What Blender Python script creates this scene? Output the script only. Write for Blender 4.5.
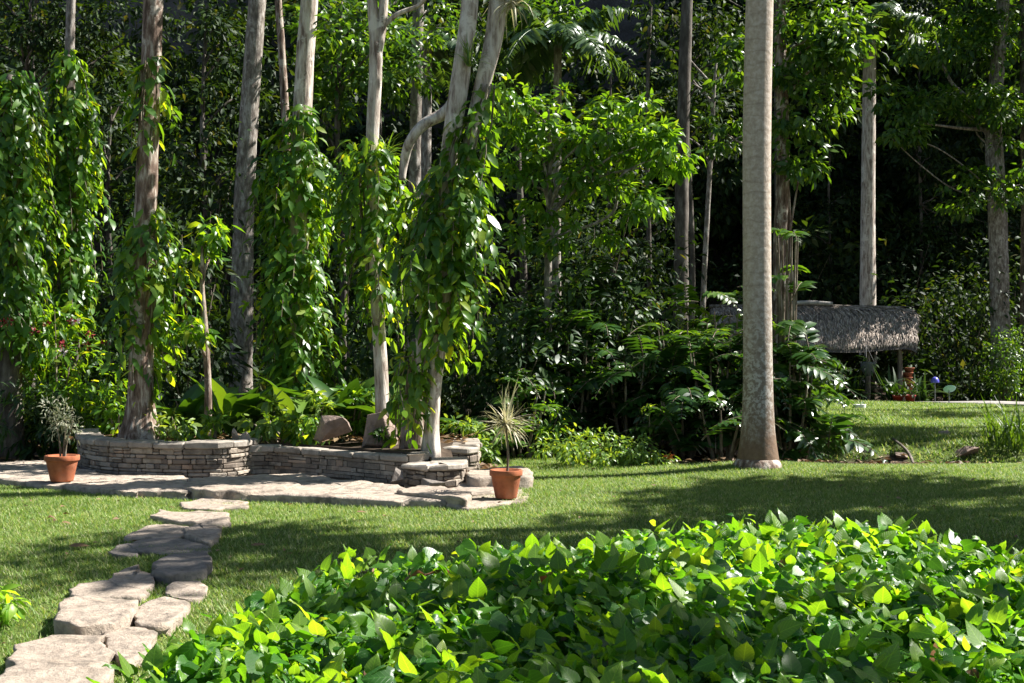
import bpy, bmesh, math, random
import numpy as np
from math import radians, sin, cos, pi

random.seed(7)
RNG = np.random.default_rng(11)
SEED_CANOPY = 4
for o in list(bpy.data.objects):
    bpy.data.objects.remove(o)
SC = bpy.context.scene
COL = SC.collection

# ------------------------------------------------------------ camera, sky, sun, exposure
F, CX, CY, EYE = 1300.0, 512.0, 341.5, 1.6
cam = bpy.data.cameras.new('camera')
cam.sensor_width = 36.0
cam.lens = F / 1024.0 * 36.0
cam.clip_start, cam.clip_end = 0.05, 600.0
cam_o = bpy.data.objects.new('camera', cam)
COL.objects.link(cam_o)
cam_o.location = (0, 0, EYE)
cam_o.rotation_euler = (radians(90), 0, 0)
SC.camera = cam_o

SUN_AZ, SUN_EL = radians(17), radians(46)      # angle from +X towards +Y, and elevation
sv = (cos(SUN_AZ) * cos(SUN_EL), sin(SUN_AZ) * cos(SUN_EL), sin(SUN_EL))
W = bpy.data.worlds.new('World')
SC.world = W
W.use_nodes = True
wn = W.node_tree
sky = wn.nodes.new('ShaderNodeTexSky')
sky.sky_type = 'NISHITA'
sky.sun_disc = False
sky.sun_elevation = SUN_EL
sky.sun_rotation = pi / 2 - SUN_AZ
wn.links.new(sky.outputs[0], wn.nodes['Background'].inputs[0])
wn.nodes['Background'].inputs[1].default_value = 0.05
sun = bpy.data.lights.new('sun', 'SUN')
sun.energy = 5.0
sun.angle = radians(0.5)
sun.color = (1.0, 0.96, 0.90)
sun_o = bpy.data.objects.new('sun', sun)
COL.objects.link(sun_o)
from mathutils import Vector
sun_o.rotation_euler = Vector(sv).to_track_quat('Z', 'Y').to_euler()
sun_o.location = (20, 20, 30)
SC.view_settings.view_transform = 'Standard'
SC.view_settings.look = 'None'
SC.view_settings.gamma = 1.0
SC.view_settings.exposure = 1.52
SC.view_settings.use_curve_mapping = False
SC.cycles.max_bounces = 6
SC.cycles.transmission_bounces = 4
SC.cycles.diffuse_bounces = 3
SC.cycles.glossy_bounces = 2
SC.cycles.sample_clamp_indirect = 4.0

# ------------------------------------------------------------ helpers
def X(px, Y): return (px - CX) / F * Y
def Z(py, Y): return EYE - (py - CY) / F * Y
def G(px, py, z=0.0):
    Y = F * (EYE - z) / (py - CY)
    return np.array([X(px, Y), Y, z])
def norm(a): return a / np.maximum(np.linalg.norm(a, axis=-1, keepdims=True), 1e-9)
def sstep(x, a, b):
    t = np.clip((x - a) / (b - a), 0, 1)
    return t * t * (3 - 2 * t)
_ph = RNG.uniform(0, 6.28, (12, 3)); _dr = RNG.normal(0, 1, (12, 3))
def wob(p, f=1.0):                       # smooth pseudo noise in about -1..1
    p = np.asarray(p, float) * f
    s = 0
    for k in range(12):
        s = s + np.sin(p @ _dr[k] * (1 + 0.35 * k) + _ph[k, 0]) / (1 + 0.35 * k)
    return s / 3.2

def ground_z(x, y):
    x = np.asarray(x, float); y = np.asarray(y, float)
    z = 0.025 * np.sin(x * .9 + .3 * y) * np.cos(.7 * y - .2 * x)
    z = z - 0.75 * sstep(x, 2.6, 4.6) * np.exp(-((y - 19.3) / 1.25) ** 2)
    z = z + 0.10 * np.exp(-((x - 3.0) / 1.2) ** 2 - ((y - 15.9) / 1.0) ** 2)
    z = z - 0.3 * sstep(y, 34, 38) * (1 - sstep(y, 40, 43))
    z = z + 0.42 * np.clip(y - 43, 0, None)
    return z
def gz(x, y): return float(ground_z(x, y))

def mesh_np(name, V, faces, sizes=None, smooth=True):
    """faces: flat index array with sizes, or an (n,k) array"""
    me = bpy.data.meshes.new(name)
    V = np.asarray(V, np.float32)
    if sizes is None:
        faces = np.asarray(faces, np.int32)
        sizes = np.full(len(faces), faces.shape[1], np.int32)
    flat = np.asarray(faces, np.int32).ravel()
    sizes = np.asarray(sizes, np.int32)
    me.vertices.add(len(V)); me.vertices.foreach_set('co', V.ravel())
    me.loops.add(len(flat)); me.loops.foreach_set('vertex_index', flat)
    me.polygons.add(len(sizes))
    st = np.concatenate([[0], np.cumsum(sizes)[:-1]]).astype(np.int32)
    me.polygons.foreach_set('loop_start', st)
    me.polygons.foreach_set('loop_total', sizes)
    me.polygons.foreach_set('use_smooth', np.full(len(sizes), smooth))
    me.update(calc_edges=True)
    me.validate()
    return me

class MB:
    """collects tubes, boxes and sheets into one mesh"""
    def __init__(s): s.V = []; s.Fc = []; s.S = []; s.n = 0
    def raw(s, V, faces):
        V = np.asarray(V, float)
        s.V.append(V)
        for f in faces:
            s.Fc.append(np.asarray(f) + s.n); s.S.append(len(f))
        s.n += len(V)
    def tube(s, path, radii, sides=10, rough=0.0, step=None, cap=True, lobes=None):
        P, R = resample(path, radii, step)
        n = len(P)
        T = norm(np.gradient(P, axis=0))
        ref = np.array([0.0, 1, 0]) if abs(T[0] @ [0, 1, 0]) < .9 else np.array([1.0, 0, 0])
        B = []
        b = ref
        for t in T:
            b = b - t * (b @ t); b = b / np.linalg.norm(b); B.append(b)
        B = np.array(B); C = np.cross(T, B)
        a = np.arange(sides) / sides * 2 * pi
        r = R[:, None] * np.ones((1, sides))
        if lobes is not None: r = r * lobes(P, a)
        ring = B[:, None, :] * np.cos(a)[None, :, None] + C[:, None, :] * np.sin(a)[None, :, None]
        if rough:
            Q = P[:, None, :] * [1, 1, .5] + ring * .3
            r = r * (1 + rough * wob(Q.reshape(-1, 3), 5.0).reshape(n, sides))
        V = (P[:, None, :] + ring * r[:, :, None]).reshape(-1, 3)
        i = np.arange(n - 1)[:, None] * sides; j = np.arange(sides)[None, :]; j2 = (j + 1) % sides
        q = np.stack([i + j, i + j2, i + sides + j2, i + sides + j], -1).reshape(-1, 4)
        fs = list(q)
        if cap: fs += [np.arange(sides)[::-1], (n - 1) * sides + np.arange(sides)]
        s.raw(V, fs)
    def box(s, c, d, rz=0, jit=0):
        v = np.array([[x, y, z] for z in (-.5, .5) for y in (-.5, .5) for x in (-.5, .5)]) * d
        if jit: v = v + RNG.uniform(-jit, jit, v.shape)
        R = np.array([[cos(rz), -sin(rz), 0], [sin(rz), cos(rz), 0], [0, 0, 1]])
        s.raw(v @ R.T + c, [(0, 2, 3, 1), (4, 5, 7, 6), (0, 1, 5, 4), (2, 6, 7, 3), (0, 4, 6, 2), (1, 3, 7, 5)])
    def lathe(s, c, prof, sides=28, wave=0):
        a = np.arange(sides) / sides * 2 * pi
        V = []
        for r, z in prof:
            rr = r * (1 + wave * np.sin(a * 3 + z * 20))
            V.append(np.stack([c[0] + rr * np.cos(a), c[1] + rr * np.sin(a), np.full(sides, c[2] + z)], -1))
        V = np.concatenate(V)
        fs = []
        for i in range(len(prof) - 1):
            for j in range(sides):
                k = (j + 1) % sides
                fs.append((i * sides + j, i * sides + k, (i + 1) * sides + k, (i + 1) * sides + j))
        fs.append(tuple(range(sides))[::-1]); fs.append(tuple((len(prof) - 1) * sides + j for j in range(sides)))
        s.raw(V, fs)
    def build(s, name, mat, parent=None, smooth=True, origin=None, bevel=0, kind=None):
        V = np.concatenate(s.V)
        return link(name, mesh_np(name, V - org(parent, origin), np.concatenate(s.Fc), s.S, smooth), mat, parent, origin, bevel, kind)

def resample(path, radii, step=None):
    P = np.asarray(path, float); R = np.asarray(radii, float)
    if R.ndim == 0: R = np.full(len(P), float(R))
    seg = np.linalg.norm(np.diff(P, axis=0), axis=1)
    L = seg.sum()
    step = step or max(L / 40, 0.02)
    out, ro = [], []
    Pe = np.vstack([2 * P[0] - P[1], P, 2 * P[-1] - P[-2]])
    for i in range(len(P) - 1):
        k = max(1, int(round(seg[i] / step)))
        p0, p1, p2, p3 = Pe[i:i + 4]
        for t in np.arange(k) / k:
            out.append(.5 * ((2 * p1) + (-p0 + p2) * t + (2 * p0 - 5 * p1 + 4 * p2 - p3) * t * t + (-p0 + 3 * p1 - 3 * p2 + p3) * t ** 3))
            ro.append(R[i] + (R[i + 1] - R[i]) * t)
    out.append(P[-1]); ro.append(R[-1])
    return np.array(out), np.array(ro)

def org(parent, origin):
    if origin is not None: return np.array(origin, float)
    p, s = parent, np.zeros(3)
    while p is not None:
        s = s + np.array(p.location); p = p.parent
    return s
def link(name, me, mat, parent=None, origin=None, bevel=0, kind=None):
    me.materials.append(mat)
    o = bpy.data.objects.new(name, me)
    COL.objects.link(o)
    if parent is not None: o.parent = parent
    elif origin is not None: o.location = origin
    if bevel:
        m = o.modifiers.new('bevel', 'BEVEL'); m.width = bevel; m.segments = 1; m.limit_method = 'ANGLE'
    if kind: o['kind'] = kind
    return o
def tag(o, label, cat, group=None):
    o['label'] = label; o['category'] = cat
    if group: o['group'] = group
    return o
def thing(name, label, cat, loc, group=None):
    o = bpy.data.objects.new(name, None)
    o.empty_display_size = .2
    COL.objects.link(o); o.location = loc
    return tag(o, label, cat, group)
def copy_thing(src, loc, rz, scale, label, group=None):
    r = src.copy(); COL.objects.link(r)
    r.location = loc; r.rotation_euler = (0, 0, rz); r.scale = scale
    r['label'] = label
    if group: r['group'] = group
    for ch in list(src.children):
        c = ch.copy(); COL.objects.link(c); c.parent = r
    return r

# leaf templates: vertices (u along the leaf, v across, w out of plane) and faces
def _sym(mid, side, faces):
    V = list(mid) + list(side) + [(u, -v, w) for u, v, w in side]
    nm, ns = len(mid), len(side)
    fs = []
    for f in faces:
        a = [i if i >= 0 else nm + (-i - 1) for i in f]
        fs.append(a)
        fs.append([i if i < nm else i + ns for i in a][::-1])
    return np.array(V, float), fs
HEART = _sym([(0, 0, 0), (.3, 0, -.02), (.65, 0, -.02), (1, 0, -.12)],
             [(-.12, .17, .05), (.08, .37, .10), (.38, .37, .07), (.72, .17, 0)],
             [(0, -2, -1), (0, 1, -2), (1, -3, -2), (1, 2, -3), (2, -4, -3), (2, 3, -4)])
ELL = _sym([(0, 0, 0), (.35, 0, .02), (.7, 0, -.02), (1, 0, -.16)],
           [(.28, .19, .07), (.66, .17, .01)],
           [(0, 1, -1), (1, 2, -2, -1), (2, 3, -2)])
LANCE = _sym([(0, 0, 0), (.35, 0, .05), (.7, 0, .0), (1, 0, -.2)],
             [(.28, .10, .08), (.66, .09, .02)],
             [(0, 1, -1), (1, 2, -2, -1), (2, 3, -2)])
RH = (np.array([(0, 0, 0), (.42, .24, .07), (1, 0, -.08), (.42, -.24, .07)], float), [[0, 1, 2][::-1], [0, 2, 3][::-1]])
BLADE = _sym([(0, 0, 0), (.25, 0, .05), (.5, 0, .04), (.75, 0, -.06), (1, 0, -.25)],
             [(0, .012, 0), (.25, .02, .055), (.5, .018, .045), (.75, .012, -.055)],
             [(0, 1, -2, -1), (1, 2, -3, -2), (2, 3, -4, -3), (3, 4, -4)])
BROAD = _sym([(0, 0, 0), (.12, 0, .03), (.3, 0, .06), (.5, 0, .06), (.7, 0, .0), (.88, 0, -.12), (1, 0, -.24)],
             [(.12, .02, .035), (.3, .125, .10), (.5, .155, .10), (.7, .14, .03), (.88, .075, -.09)],
             [(0, 1, -1), (1, 2, -2, -1), (2, 3, -3, -2), (3, 4, -4, -3), (4, 5, -5, -4), (5, 6, -5)])

def fine_leaf():
    us = [0, .05, .14, .26, .40, .55, .70, .83, .93, 1.0]
    ws = [.06, .25, .34, .365, .33, .265, .185, .11, .05, .0]
    back = [0, -.10, -.07, -.02, 0, 0, 0, 0, 0, 0]
    V = []; uv = []
    for i, (u, w, b) in enumerate(zip(us, ws, back)):
        for k, t in enumerate((-1, -.55, 0, .55, 1)):
            edge = abs(t)
            z = .16 * edge * w * 2 - .07 * edge ** 2 + .018 * sin(i * 2.3 + (t > 0) * 1.7) * edge - .22 * max(0, u - .35) ** 2
            V.append((u + b * edge, t * w, z)); uv.append((u, t * w))
    fs = []
    for i in range(len(us) - 1):
        for k in range(4):
            a = i * 5 + k
            fs.append([a, a + 5, a + 6, a + 1] if True else 0)
    return np.array(V, float), fs
FINE = fine_leaf()

class Leaves:
    def __init__(s): s.a = [[], [], [], []]
    def add(s, P, T, N, S):
        P = np.atleast_2d(P); n = len(P)
        for l, v in zip(s.a, (P, np.broadcast_to(T, (n, 3)), np.broadcast_to(N, (n, 3)), np.broadcast_to(S, (n,)))): l.append(np.array(v))
    def count(s): return sum(len(p) for p in s.a[0])
    def build(s, name, tmpl, mat, parent=None, origin=None, kind=None, curl=.8, extra=None):
        P, T, N, S = [np.concatenate(l) for l in s.a]
        V0, fs = tmpl
        t = norm(T); b = norm(np.cross(N, t)); n = np.cross(t, b)
        cw = 1 + curl * RNG.normal(0, 1, len(P))
        wd = RNG.uniform(.8, 1.15, len(P))
        V = (t[:, None, :] * V0[None, :, 0, None] + b[:, None, :] * (V0[None, :, 1, None] * wd[:, None, None])
             + n[:, None, :] * (V0[None, :, 2, None] * cw[:, None, None])) * S[:, None, None] + P[:, None, :]
        k = len(V0)
        V = V.reshape(-1, 3) - org(parent, origin)
        szs = [len(f) for f in fs]
        flat = np.concatenate([np.asarray(f) for f in fs])
        idx = (np.arange(len(P))[:, None] * k + flat[None, :]).ravel()
        me = mesh_np(name, V, idx, np.tile(szs, len(P)))
        if extra:                       # leaf coordinates for the vein pattern
            at = me.attributes.new('leafuv', 'FLOAT_VECTOR', 'POINT')
            uvw = np.tile(np.column_stack([V0[:, 0], V0[:, 1], 0 * V0[:, 0]]), (len(P), 1)).astype(np.float32)
            at.data.foreach_set('vector', uvw.ravel())
        return link(name, me, mat, parent, origin, 0, kind)

def rnd(n, s=1.0): return RNG.normal(0, s, (n, 3))
UP = np.array([0, 0, 1.0])
def ball(n):
    return norm(rnd(n)) * (RNG.uniform(0, 1, (n, 1)) ** (1 / 3))
def clump(L, c, r, n, size, droop=.45, nc=None, sig=.33, up=.8, outw=.7):
    """leaves in sub-clusters spread through an ellipsoid"""
    c = np.array(c, float); r = np.array(r, float) * np.ones(3)
    nc = nc or max(3, n // 26)
    d = norm(rnd(nc)) * (RNG.uniform(.12, 1, (nc, 1)) ** .5)
    cc = c + d * r
    k = RNG.integers(0, nc, n)
    rad = sig * r.mean() * RNG.uniform(.6, 1.3, (nc, 1))
    off = rnd(n, .55) * rad[k] * [1, 1, .6]
    P = cc[k] + off
    T = norm(off) * outw + norm(d[k]) * .35 + rnd(n, .35) - UP * droop
    N = UP * up + rnd(n, .42) + norm(d[k]) * .3
    L.add(P, T, N, size * RNG.uniform(.6, 1.25, n))
    return cc

# ------------------------------------------------------------ materials
def newmat(name):
    m = bpy.data.materials.new(name); m.use_nodes = True
    nt = m.node_tree
    return m, nt, nt.nodes['Principled BSDF'], nt.nodes['Material Output']
def ramp(nt, src, stops, interp='LINEAR'):
    r = nt.nodes.new('ShaderNodeValToRGB')
    cr = r.color_ramp; cr.interpolation = interp
    while len(cr.elements) < len(stops): cr.elements.new(.5)
    for e, (p, c) in zip(cr.elements, stops):
        e.position = p; e.color = (*c, 1) if len(c) == 3 else c
    nt.links.new(src, r.inputs[0])
    return r.outputs[0]
def coords(nt, scale=(1, 1, 1), kind='Object'):
    tc = nt.nodes.new('ShaderNodeTexCoord'); mp = nt.nodes.new('ShaderNodeMapping')
    mp.inputs['Scale'].default_value = scale
    nt.links.new(tc.outputs[kind], mp.inputs[0])
    return mp.outputs[0]
def noise(nt, vec, scale, detail=6, rough=.6):
    n = nt.nodes.new('ShaderNodeTexNoise')
    n.inputs['Scale'].default_value = scale; n.inputs['Detail'].default_value = detail; n.inputs['Roughness'].default_value = rough
    nt.links.new(vec, n.inputs['Vector'])
    return n.outputs['Fac']
def mixc(nt, fac, a, b, mode='MIX'):
    m = nt.nodes.new('ShaderNodeMix'); m.data_type = 'RGBA'; m.blend_type = mode
    for i, v in ((0, fac), (6, a), (7, b)):
        if isinstance(v, (int, float)): m.inputs[i].default_value = v
        elif isinstance(v, tuple): m.inputs[i].default_value = (*v, 1)
        else: nt.links.new(v, m.inputs[i])
    return m.outputs[2]
def bump(nt, bsdf, h, strength=.5, dist=.02):
    b = nt.nodes.new('ShaderNodeBump'); b.inputs['Strength'].default_value = strength; b.inputs['Distance'].default_value = dist
    nt.links.new(h, b.inputs['Height']); nt.links.new(b.outputs[0], bsdf.inputs['Normal'])
def rand_island(nt):
    return nt.nodes.new('ShaderNodeNewGeometry').outputs['Random Per Island']

def leaf_mat(name, stops, trans=.38, rough=.38, spec=.5, tgain=(3.0, 2.5, .5), veins=False):
    m, nt, bs, out = newmat(name)
    c = ramp(nt, rand_island(nt), stops)
    v = coords(nt)
    c = mixc(nt, .35, c, mixc(nt, 1.0, c, ramp(nt, noise(nt, v, 1.3, 3), [(.3, (.45, .5, .45)), (.7, (1.25, 1.2, 1.1))]), 'MULTIPLY'))
    if veins:
        at = nt.nodes.new('ShaderNodeAttribute'); at.attribute_name = 'leafuv'
        sp = nt.nodes.new('ShaderNodeSeparateXYZ'); nt.links.new(at.outputs['Vector'], sp.inputs[0])
        def mth(op, a, b=None):
            n = nt.nodes.new('ShaderNodeMath'); n.operation = op
            for i, v in enumerate((a, b)):
                if v is None: continue
                if isinstance(v, (int, float)): n.inputs[i].default_value = v
                else: nt.links.new(v, n.inputs[i])
            return n.outputs[0]
        av = mth('ABSOLUTE', sp.outputs[1])
        mid = ramp(nt, av, [(.008, (1, 1, 1)), (.022, (0, 0, 0))])
        ph = mth('FRACT', mth('MULTIPLY', mth('SUBTRACT', sp.outputs[0], mth('MULTIPLY', av, .9)), 6.5))
        sv_ = ramp(nt, mth('ABSOLUTE', mth('SUBTRACT', ph, .5)), [(.03, (.55, .55, .55)), (.10, (0, 0, 0))])
        vf = mth('MAXIMUM', mid, sv_)
        c = mixc(nt, mth('MULTIPLY', vf, .55), c, mixc(nt, 1.0, c, (2.2, 1.9, 1.8), 'MULTIPLY'))
        bump(nt, bs, sv_, .35, .004)
    nt.links.new(c, bs.inputs['Base Color'])
    bs.inputs['Roughness'].default_value = rough
    bs.inputs['Specular IOR Level'].default_value = spec
    tr = nt.nodes.new('ShaderNodeBsdfTranslucent')
    nt.links.new(mixc(nt, 1.0, c, tgain, 'MULTIPLY'), tr.inputs[0])
    mx = nt.nodes.new('ShaderNodeMixShader'); mx.inputs[0].default_value = trans
    nt.links.new(bs.outputs[0], mx.inputs[1]); nt.links.new(tr.outputs[0], mx.inputs[2])
    nt.links.new(mx.outputs[0], out.inputs[0])
    return m
def bark_mat(name, base, dark, light, stretch=.25, scale=9, patch=.55, bs_=.5, rings=0, foot=None):
    m, nt, bs, out = newmat(name)
    v = coords(nt, (1, 1, stretch))
    n1 = noise(nt, v, scale, 8, .65)
    c = ramp(nt, n1, [(.36, dark), (.5, base), (.64, light)])
    v2 = coords(nt)
    p = ramp(nt, noise(nt, v2, 3.2, 7, .7), [(patch, (0, 0, 0)), (patch + .06, (1, 1, 1))])
    c = mixc(nt, p, c, light)
    h = n1
    if rings:
        w = nt.nodes.new('ShaderNodeTexWave'); w.bands_direction = 'Z'; w.inputs['Scale'].default_value = rings
        w.inputs['Distortion'].default_value = 5.0; w.inputs['Detail'].default_value = 3; w.inputs['Detail Scale'].default_value = 2.0
        nt.links.new(v2, w.inputs['Vector'])
        rr = ramp(nt, w.outputs['Fac'], [(0.0, (.72, .70, .66)), (.10, (1, 1, 1))])
        c = mixc(nt, .6, c, mixc(nt, 1.0, c, rr, 'MULTIPLY'))
    if foot:                                # earth-stained foot and lichen-spotted lower trunk
        sp = nt.nodes.new('ShaderNodeSeparateXYZ'); nt.links.new(v2, sp.inputs[0])
        ad = nt.nodes.new('ShaderNodeMath'); ad.operation = 'MULTIPLY_ADD'; ad.inputs[1].default_value = .9
        nt.links.new(noise(nt, v2, 5, 6, .7), ad.inputs[0]); nt.links.new(sp.outputs[2], ad.inputs[2])
        sc_ = nt.nodes.new('ShaderNodeMath'); sc_.operation = 'MULTIPLY'; sc_.inputs[1].default_value = .2; nt.links.new(ad.outputs[0], sc_.inputs[0])
        lz = ramp(nt, sc_.outputs[0], [(.30, (1, 1, 1)), (.62, (0, 0, 0))])
        sp2 = ramp(nt, noise(nt, v2, 21, 5, .65), [(.47, (0, 0, 0)), (.56, (1, 1, 1))])
        low = mixc(nt, sp2, (.15, .115, .085), (.46, .44, .40))
        c = mixc(nt, mixc(nt, 1.0, lz, (.75, .75, .75), 'MULTIPLY'), c, low)
        c = mixc(nt, ramp(nt, sc_.outputs[0], [(.14, (1, 1, 1)), (.26, (0, 0, 0))]), c, mixc(nt, n1, (.09, .055, .035), foot))
    nt.links.new(c, bs.inputs['Base Color'])
    bs.inputs['Roughness'].default_value = .85
    bs.inputs['Specular IOR Level'].default_value = .25
    bump(nt, bs, h, bs_, .03)
    return m
def rock_mat(name, stops, scale=4, lichen=(.12, .115, .1), lamt=.5, bs_=.6, bd=.03):
    m, nt, bs, out = newmat(name)
    c = ramp(nt, rand_island(nt), stops)
    v = coords(nt)
    n1 = noise(nt, v, scale, 9, .68)
    c = mixc(nt, .75, c, mixc(nt, 1.0, c, ramp(nt, n1, [(.3, (.4, .38, .36)), (.52, (1, 1, 1)), (.72, (1.35, 1.28, 1.18))]), 'MULTIPLY'))
    l = ramp(nt, noise(nt, v, scale * .6, 8, .7), [(.52, (0, 0, 0)), (.64, (lamt, lamt, lamt))])
    c = mixc(nt, l, c, lichen)
    nt.links.new(c, bs.inputs['Base Color'])
    bs.inputs['Roughness'].default_value = .9
    bs.inputs['Specular IOR Level'].default_value = .2
    bump(nt, bs, n1, bs_, bd)
    return m
def plain_mat(name, c, rough=.6, var=.25, scale=12, bs_=.15, spec=.4):
    m, nt, bs, out = newmat(name)
    n1 = noise(nt, coords(nt), scale, 6)
    lo = tuple(x * (1 - var) for x in c); hi = tuple(min(1, x * (1 + var)) for x in c)
    nt.links.new(ramp(nt, n1, [(.3, lo), (.7, hi)]), bs.inputs['Base Color'])
    bs.inputs['Roughness'].default_value = rough
    bs.inputs['Specular IOR Level'].default_value = spec
    bump(nt, bs, n1, bs_, .01)
    return m

M = {}
M['vine'] = leaf_mat('vine leaf', [(0, (0.031, 0.094, 0.014)), (.5, (0.060, 0.161, 0.020)), (.85, (0.110, 0.234, 0.028)), (1, (0.220, 0.301, 0.035))], trans=.48, tgain=(4.2, 2.9, .5))
M['bed_vine'] = leaf_mat('mound leaf', [(0, (0.022, 0.084, 0.014)), (.45, (0.046, 0.151, 0.020)), (.78, (0.077, 0.200, 0.025)), (.96, (0.143, 0.279, 0.030)), (1, (0.243, 0.312, 0.050))], trans=.45, rough=.38, spec=.45, veins=True, tgain=(3.3, 2.75, .45))
M['young'] = leaf_mat('young leaf', [(0, (.07, .165, .02)), (.6, (.13, .235, .03)), (.95, (.16, .26, .04)), (1, (.21, .26, .05))], trans=.5, rough=.4, veins=True, tgain=(2.6, 2.6, .45))
M['withered'] = leaf_mat('withered leaf', [(0, (.12, .06, .03)), (.6, (.25, .14, .08)), (1, (.42, .27, .2))], trans=.2, rough=.6, tgain=(1.3, 1, .8))
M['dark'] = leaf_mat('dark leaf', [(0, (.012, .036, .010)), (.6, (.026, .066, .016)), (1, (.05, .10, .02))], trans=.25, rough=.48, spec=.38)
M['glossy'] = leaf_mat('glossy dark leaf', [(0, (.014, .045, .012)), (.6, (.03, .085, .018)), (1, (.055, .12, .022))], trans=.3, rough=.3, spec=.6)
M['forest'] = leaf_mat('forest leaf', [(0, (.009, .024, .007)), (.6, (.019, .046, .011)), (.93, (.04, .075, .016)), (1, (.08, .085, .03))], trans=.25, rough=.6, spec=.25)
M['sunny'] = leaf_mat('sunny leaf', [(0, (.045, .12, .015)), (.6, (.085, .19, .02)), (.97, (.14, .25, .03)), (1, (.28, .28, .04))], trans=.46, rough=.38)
M['mid'] = leaf_mat('canopy leaf', [(0, (0.028, 0.078, 0.012)), (.6, (0.055, 0.134, 0.018)), (1, (0.110, 0.190, 0.025))], trans=.4, rough=.38)
M['broad'] = leaf_mat('broad leaf', [(0, (0.028, 0.084, 0.014)), (.6, (0.055, 0.134, 0.020)), (1, (0.110, 0.200, 0.030))], trans=.24, rough=.36)
M['cover'] = leaf_mat('cover leaf', [(0, (0.066, 0.145, 0.030)), (.6, (0.132, 0.234, 0.050)), (1, (0.264, 0.356, 0.100))], trans=.35, rough=.4)
M['pale'] = leaf_mat('pale variegated leaf', [(0, (.30, .32, .17)), (.5, (.52, .49, .33)), (1, (.70, .64, .5))], trans=.25, rough=.5, tgain=(1.3, 1.25, .9))
M['greyleaf'] = leaf_mat('grey green leaf', [(0, (.12, .15, .09)), (.6, (.22, .24, .16)), (1, (.46, .44, .34))], trans=.25, rough=.5, tgain=(1.3, 1.3, .9))
M['palmleaf'] = leaf_mat('palm leaflet', [(0, (.03, .075, .02)), (1, (.07, .13, .04))], trans=.3, rough=.33)
M['dry'] = leaf_mat('dry leaf', [(0, (.10, .055, .025)), (.6, (.2, .12, .055)), (1, (.33, .24, .13))], trans=.15, rough=.7, tgain=(1.2, 1, .8))
M['grass'] = leaf_mat('grass blade', [(0, (.085, .18, .03)), (.45, (.18, .29, .06)), (.8, (.30, .38, .125)), (1, (.52, .48, .3))], trans=.4, rough=.5, spec=.3, tgain=(1.3, 1.3, .6))
M['lushgrass'] = leaf_mat('lush grass blade', [(0, (.035, .09, .012)), (1, (.08, .155, .022))], trans=.35, rough=.45)
M['bark_red'] = bark_mat('reddish bark', (.21, .145, .11), (.07, .045, .032), (.50, .44, .37), .2, 17, .55, .8)
M['bark_white'] = bark_mat('white bark', (.48, .41, .35), (.17, .125, .10), (.68, .63, .56), .18, 15, .55, .7)
M['bark_grey'] = bark_mat('grey bark', (.22, .19, .16), (.10, .082, .07), (.42, .39, .35), .35, 17, .58, .7)
M['bark_dark'] = bark_mat('dark bark', (.10, .085, .07), (.045, .036, .03), (.2, .18, .155), .3, 9, .63)
M['bark_twig'] = bark_mat('twig bark', (.16, .13, .09), (.08, .06, .045), (.28, .25, .2), .3, 14, .66)
M['bark_palm'] = bark_mat('palm bark', (.46, .385, .31), (.37, .305, .245), (.55, .485, .42), .9, 20, .66, .3, rings=2.0, foot=(.24, .16, .105))
M['wallstone'] = rock_mat('wall stone', [(0, (.19, .155, .125)), (.5, (.30, .25, .20)), (.9, (.42, .36, .29)), (1, (.40, .28, .2))], 9, (.10, .09, .075), .7)
M['coping'] = rock_mat('coping stone', [(0, (.28, .245, .205)), (1, (.42, .375, .32))], 6)
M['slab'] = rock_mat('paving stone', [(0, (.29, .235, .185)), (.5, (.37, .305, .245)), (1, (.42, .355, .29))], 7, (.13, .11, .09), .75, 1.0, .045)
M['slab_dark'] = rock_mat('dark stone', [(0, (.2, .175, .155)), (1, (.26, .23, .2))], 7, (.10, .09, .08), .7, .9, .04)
M['boulder'] = rock_mat('boulder', [(0, (.27, .20, .165)), (1, (.36, .275, .23))], 5, (.12, .10, .085), .7, 1.0, .07)
M['cliffrock'] = rock_mat('cliff rock', [(0, (.10, .093, .085)), (1, (.10, .093, .085))], .35, (.035, .04, .03), .85, 1.0, .6)
M['core'] = plain_mat('earth core', (.07, .055, .045), .95)
M['soil'] = plain_mat('soil', (.065, .048, .035), .95, .4, 9, .6, .1)
M['terracotta'] = rock_mat('terracotta', [(0, (.35, .115, .055)), (1, (.37, .125, .06))], 9, (.40, .24, .165), .3, .15, .01)
M['shadedclay'] = rock_mat('shaded clay', [(0, (.24, .085, .04)), (1, (.26, .09, .045))], 9, (.1, .07, .05), .5, .2, .01)  # clay darkened in colour to stand for the shade under the hut
M['wood'] = bark_mat('weathered wood', (.15, .125, .10), (.07, .055, .045), (.25, .22, .19), .15, 18, .7)
M['ridgewood'] = bark_mat('pale ridge log', (.36, .33, .30), (.2, .18, .16), (.5, .47, .43), .4, 8, .6)
M['thatch'] = rock_mat('thatch straw', [(0, (.21, .17, .14)), (.5, (.37, .31, .265)), (.9, (.52, .45, .39)), (1, (.62, .55, .49))], 6, (.12, .1, .09), .4, .2)
M['thatch_under'] = plain_mat('thatch underlay', (.10, .085, .075), .95)
M['pathpave'] = rock_mat('path paving', [(0, (.28, .26, .245)), (1, (.3, .28, .26))], 3, (.2, .185, .17), .5, .3)
M['red'] = plain_mat('red petal', (.2, .014, .018), .6, .3)
M['white'] = plain_mat('white petal', (.75, .66, .64), .5, .1)
M['orange'] = plain_mat('orange petal', (.75, .19, .03), .5, .15)
M['redpot'] = plain_mat('red glaze', (.33, .035, .025), .4, .2)
M['blue'] = plain_mat('blue paint', (.10, .10, .50), .35, .1)
M['teal'] = plain_mat('pale teal paint', (.35, .62, .58), .4, .1)
M['metal'] = plain_mat('grey metal', (.17, .17, .17), .45, .1)
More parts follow.
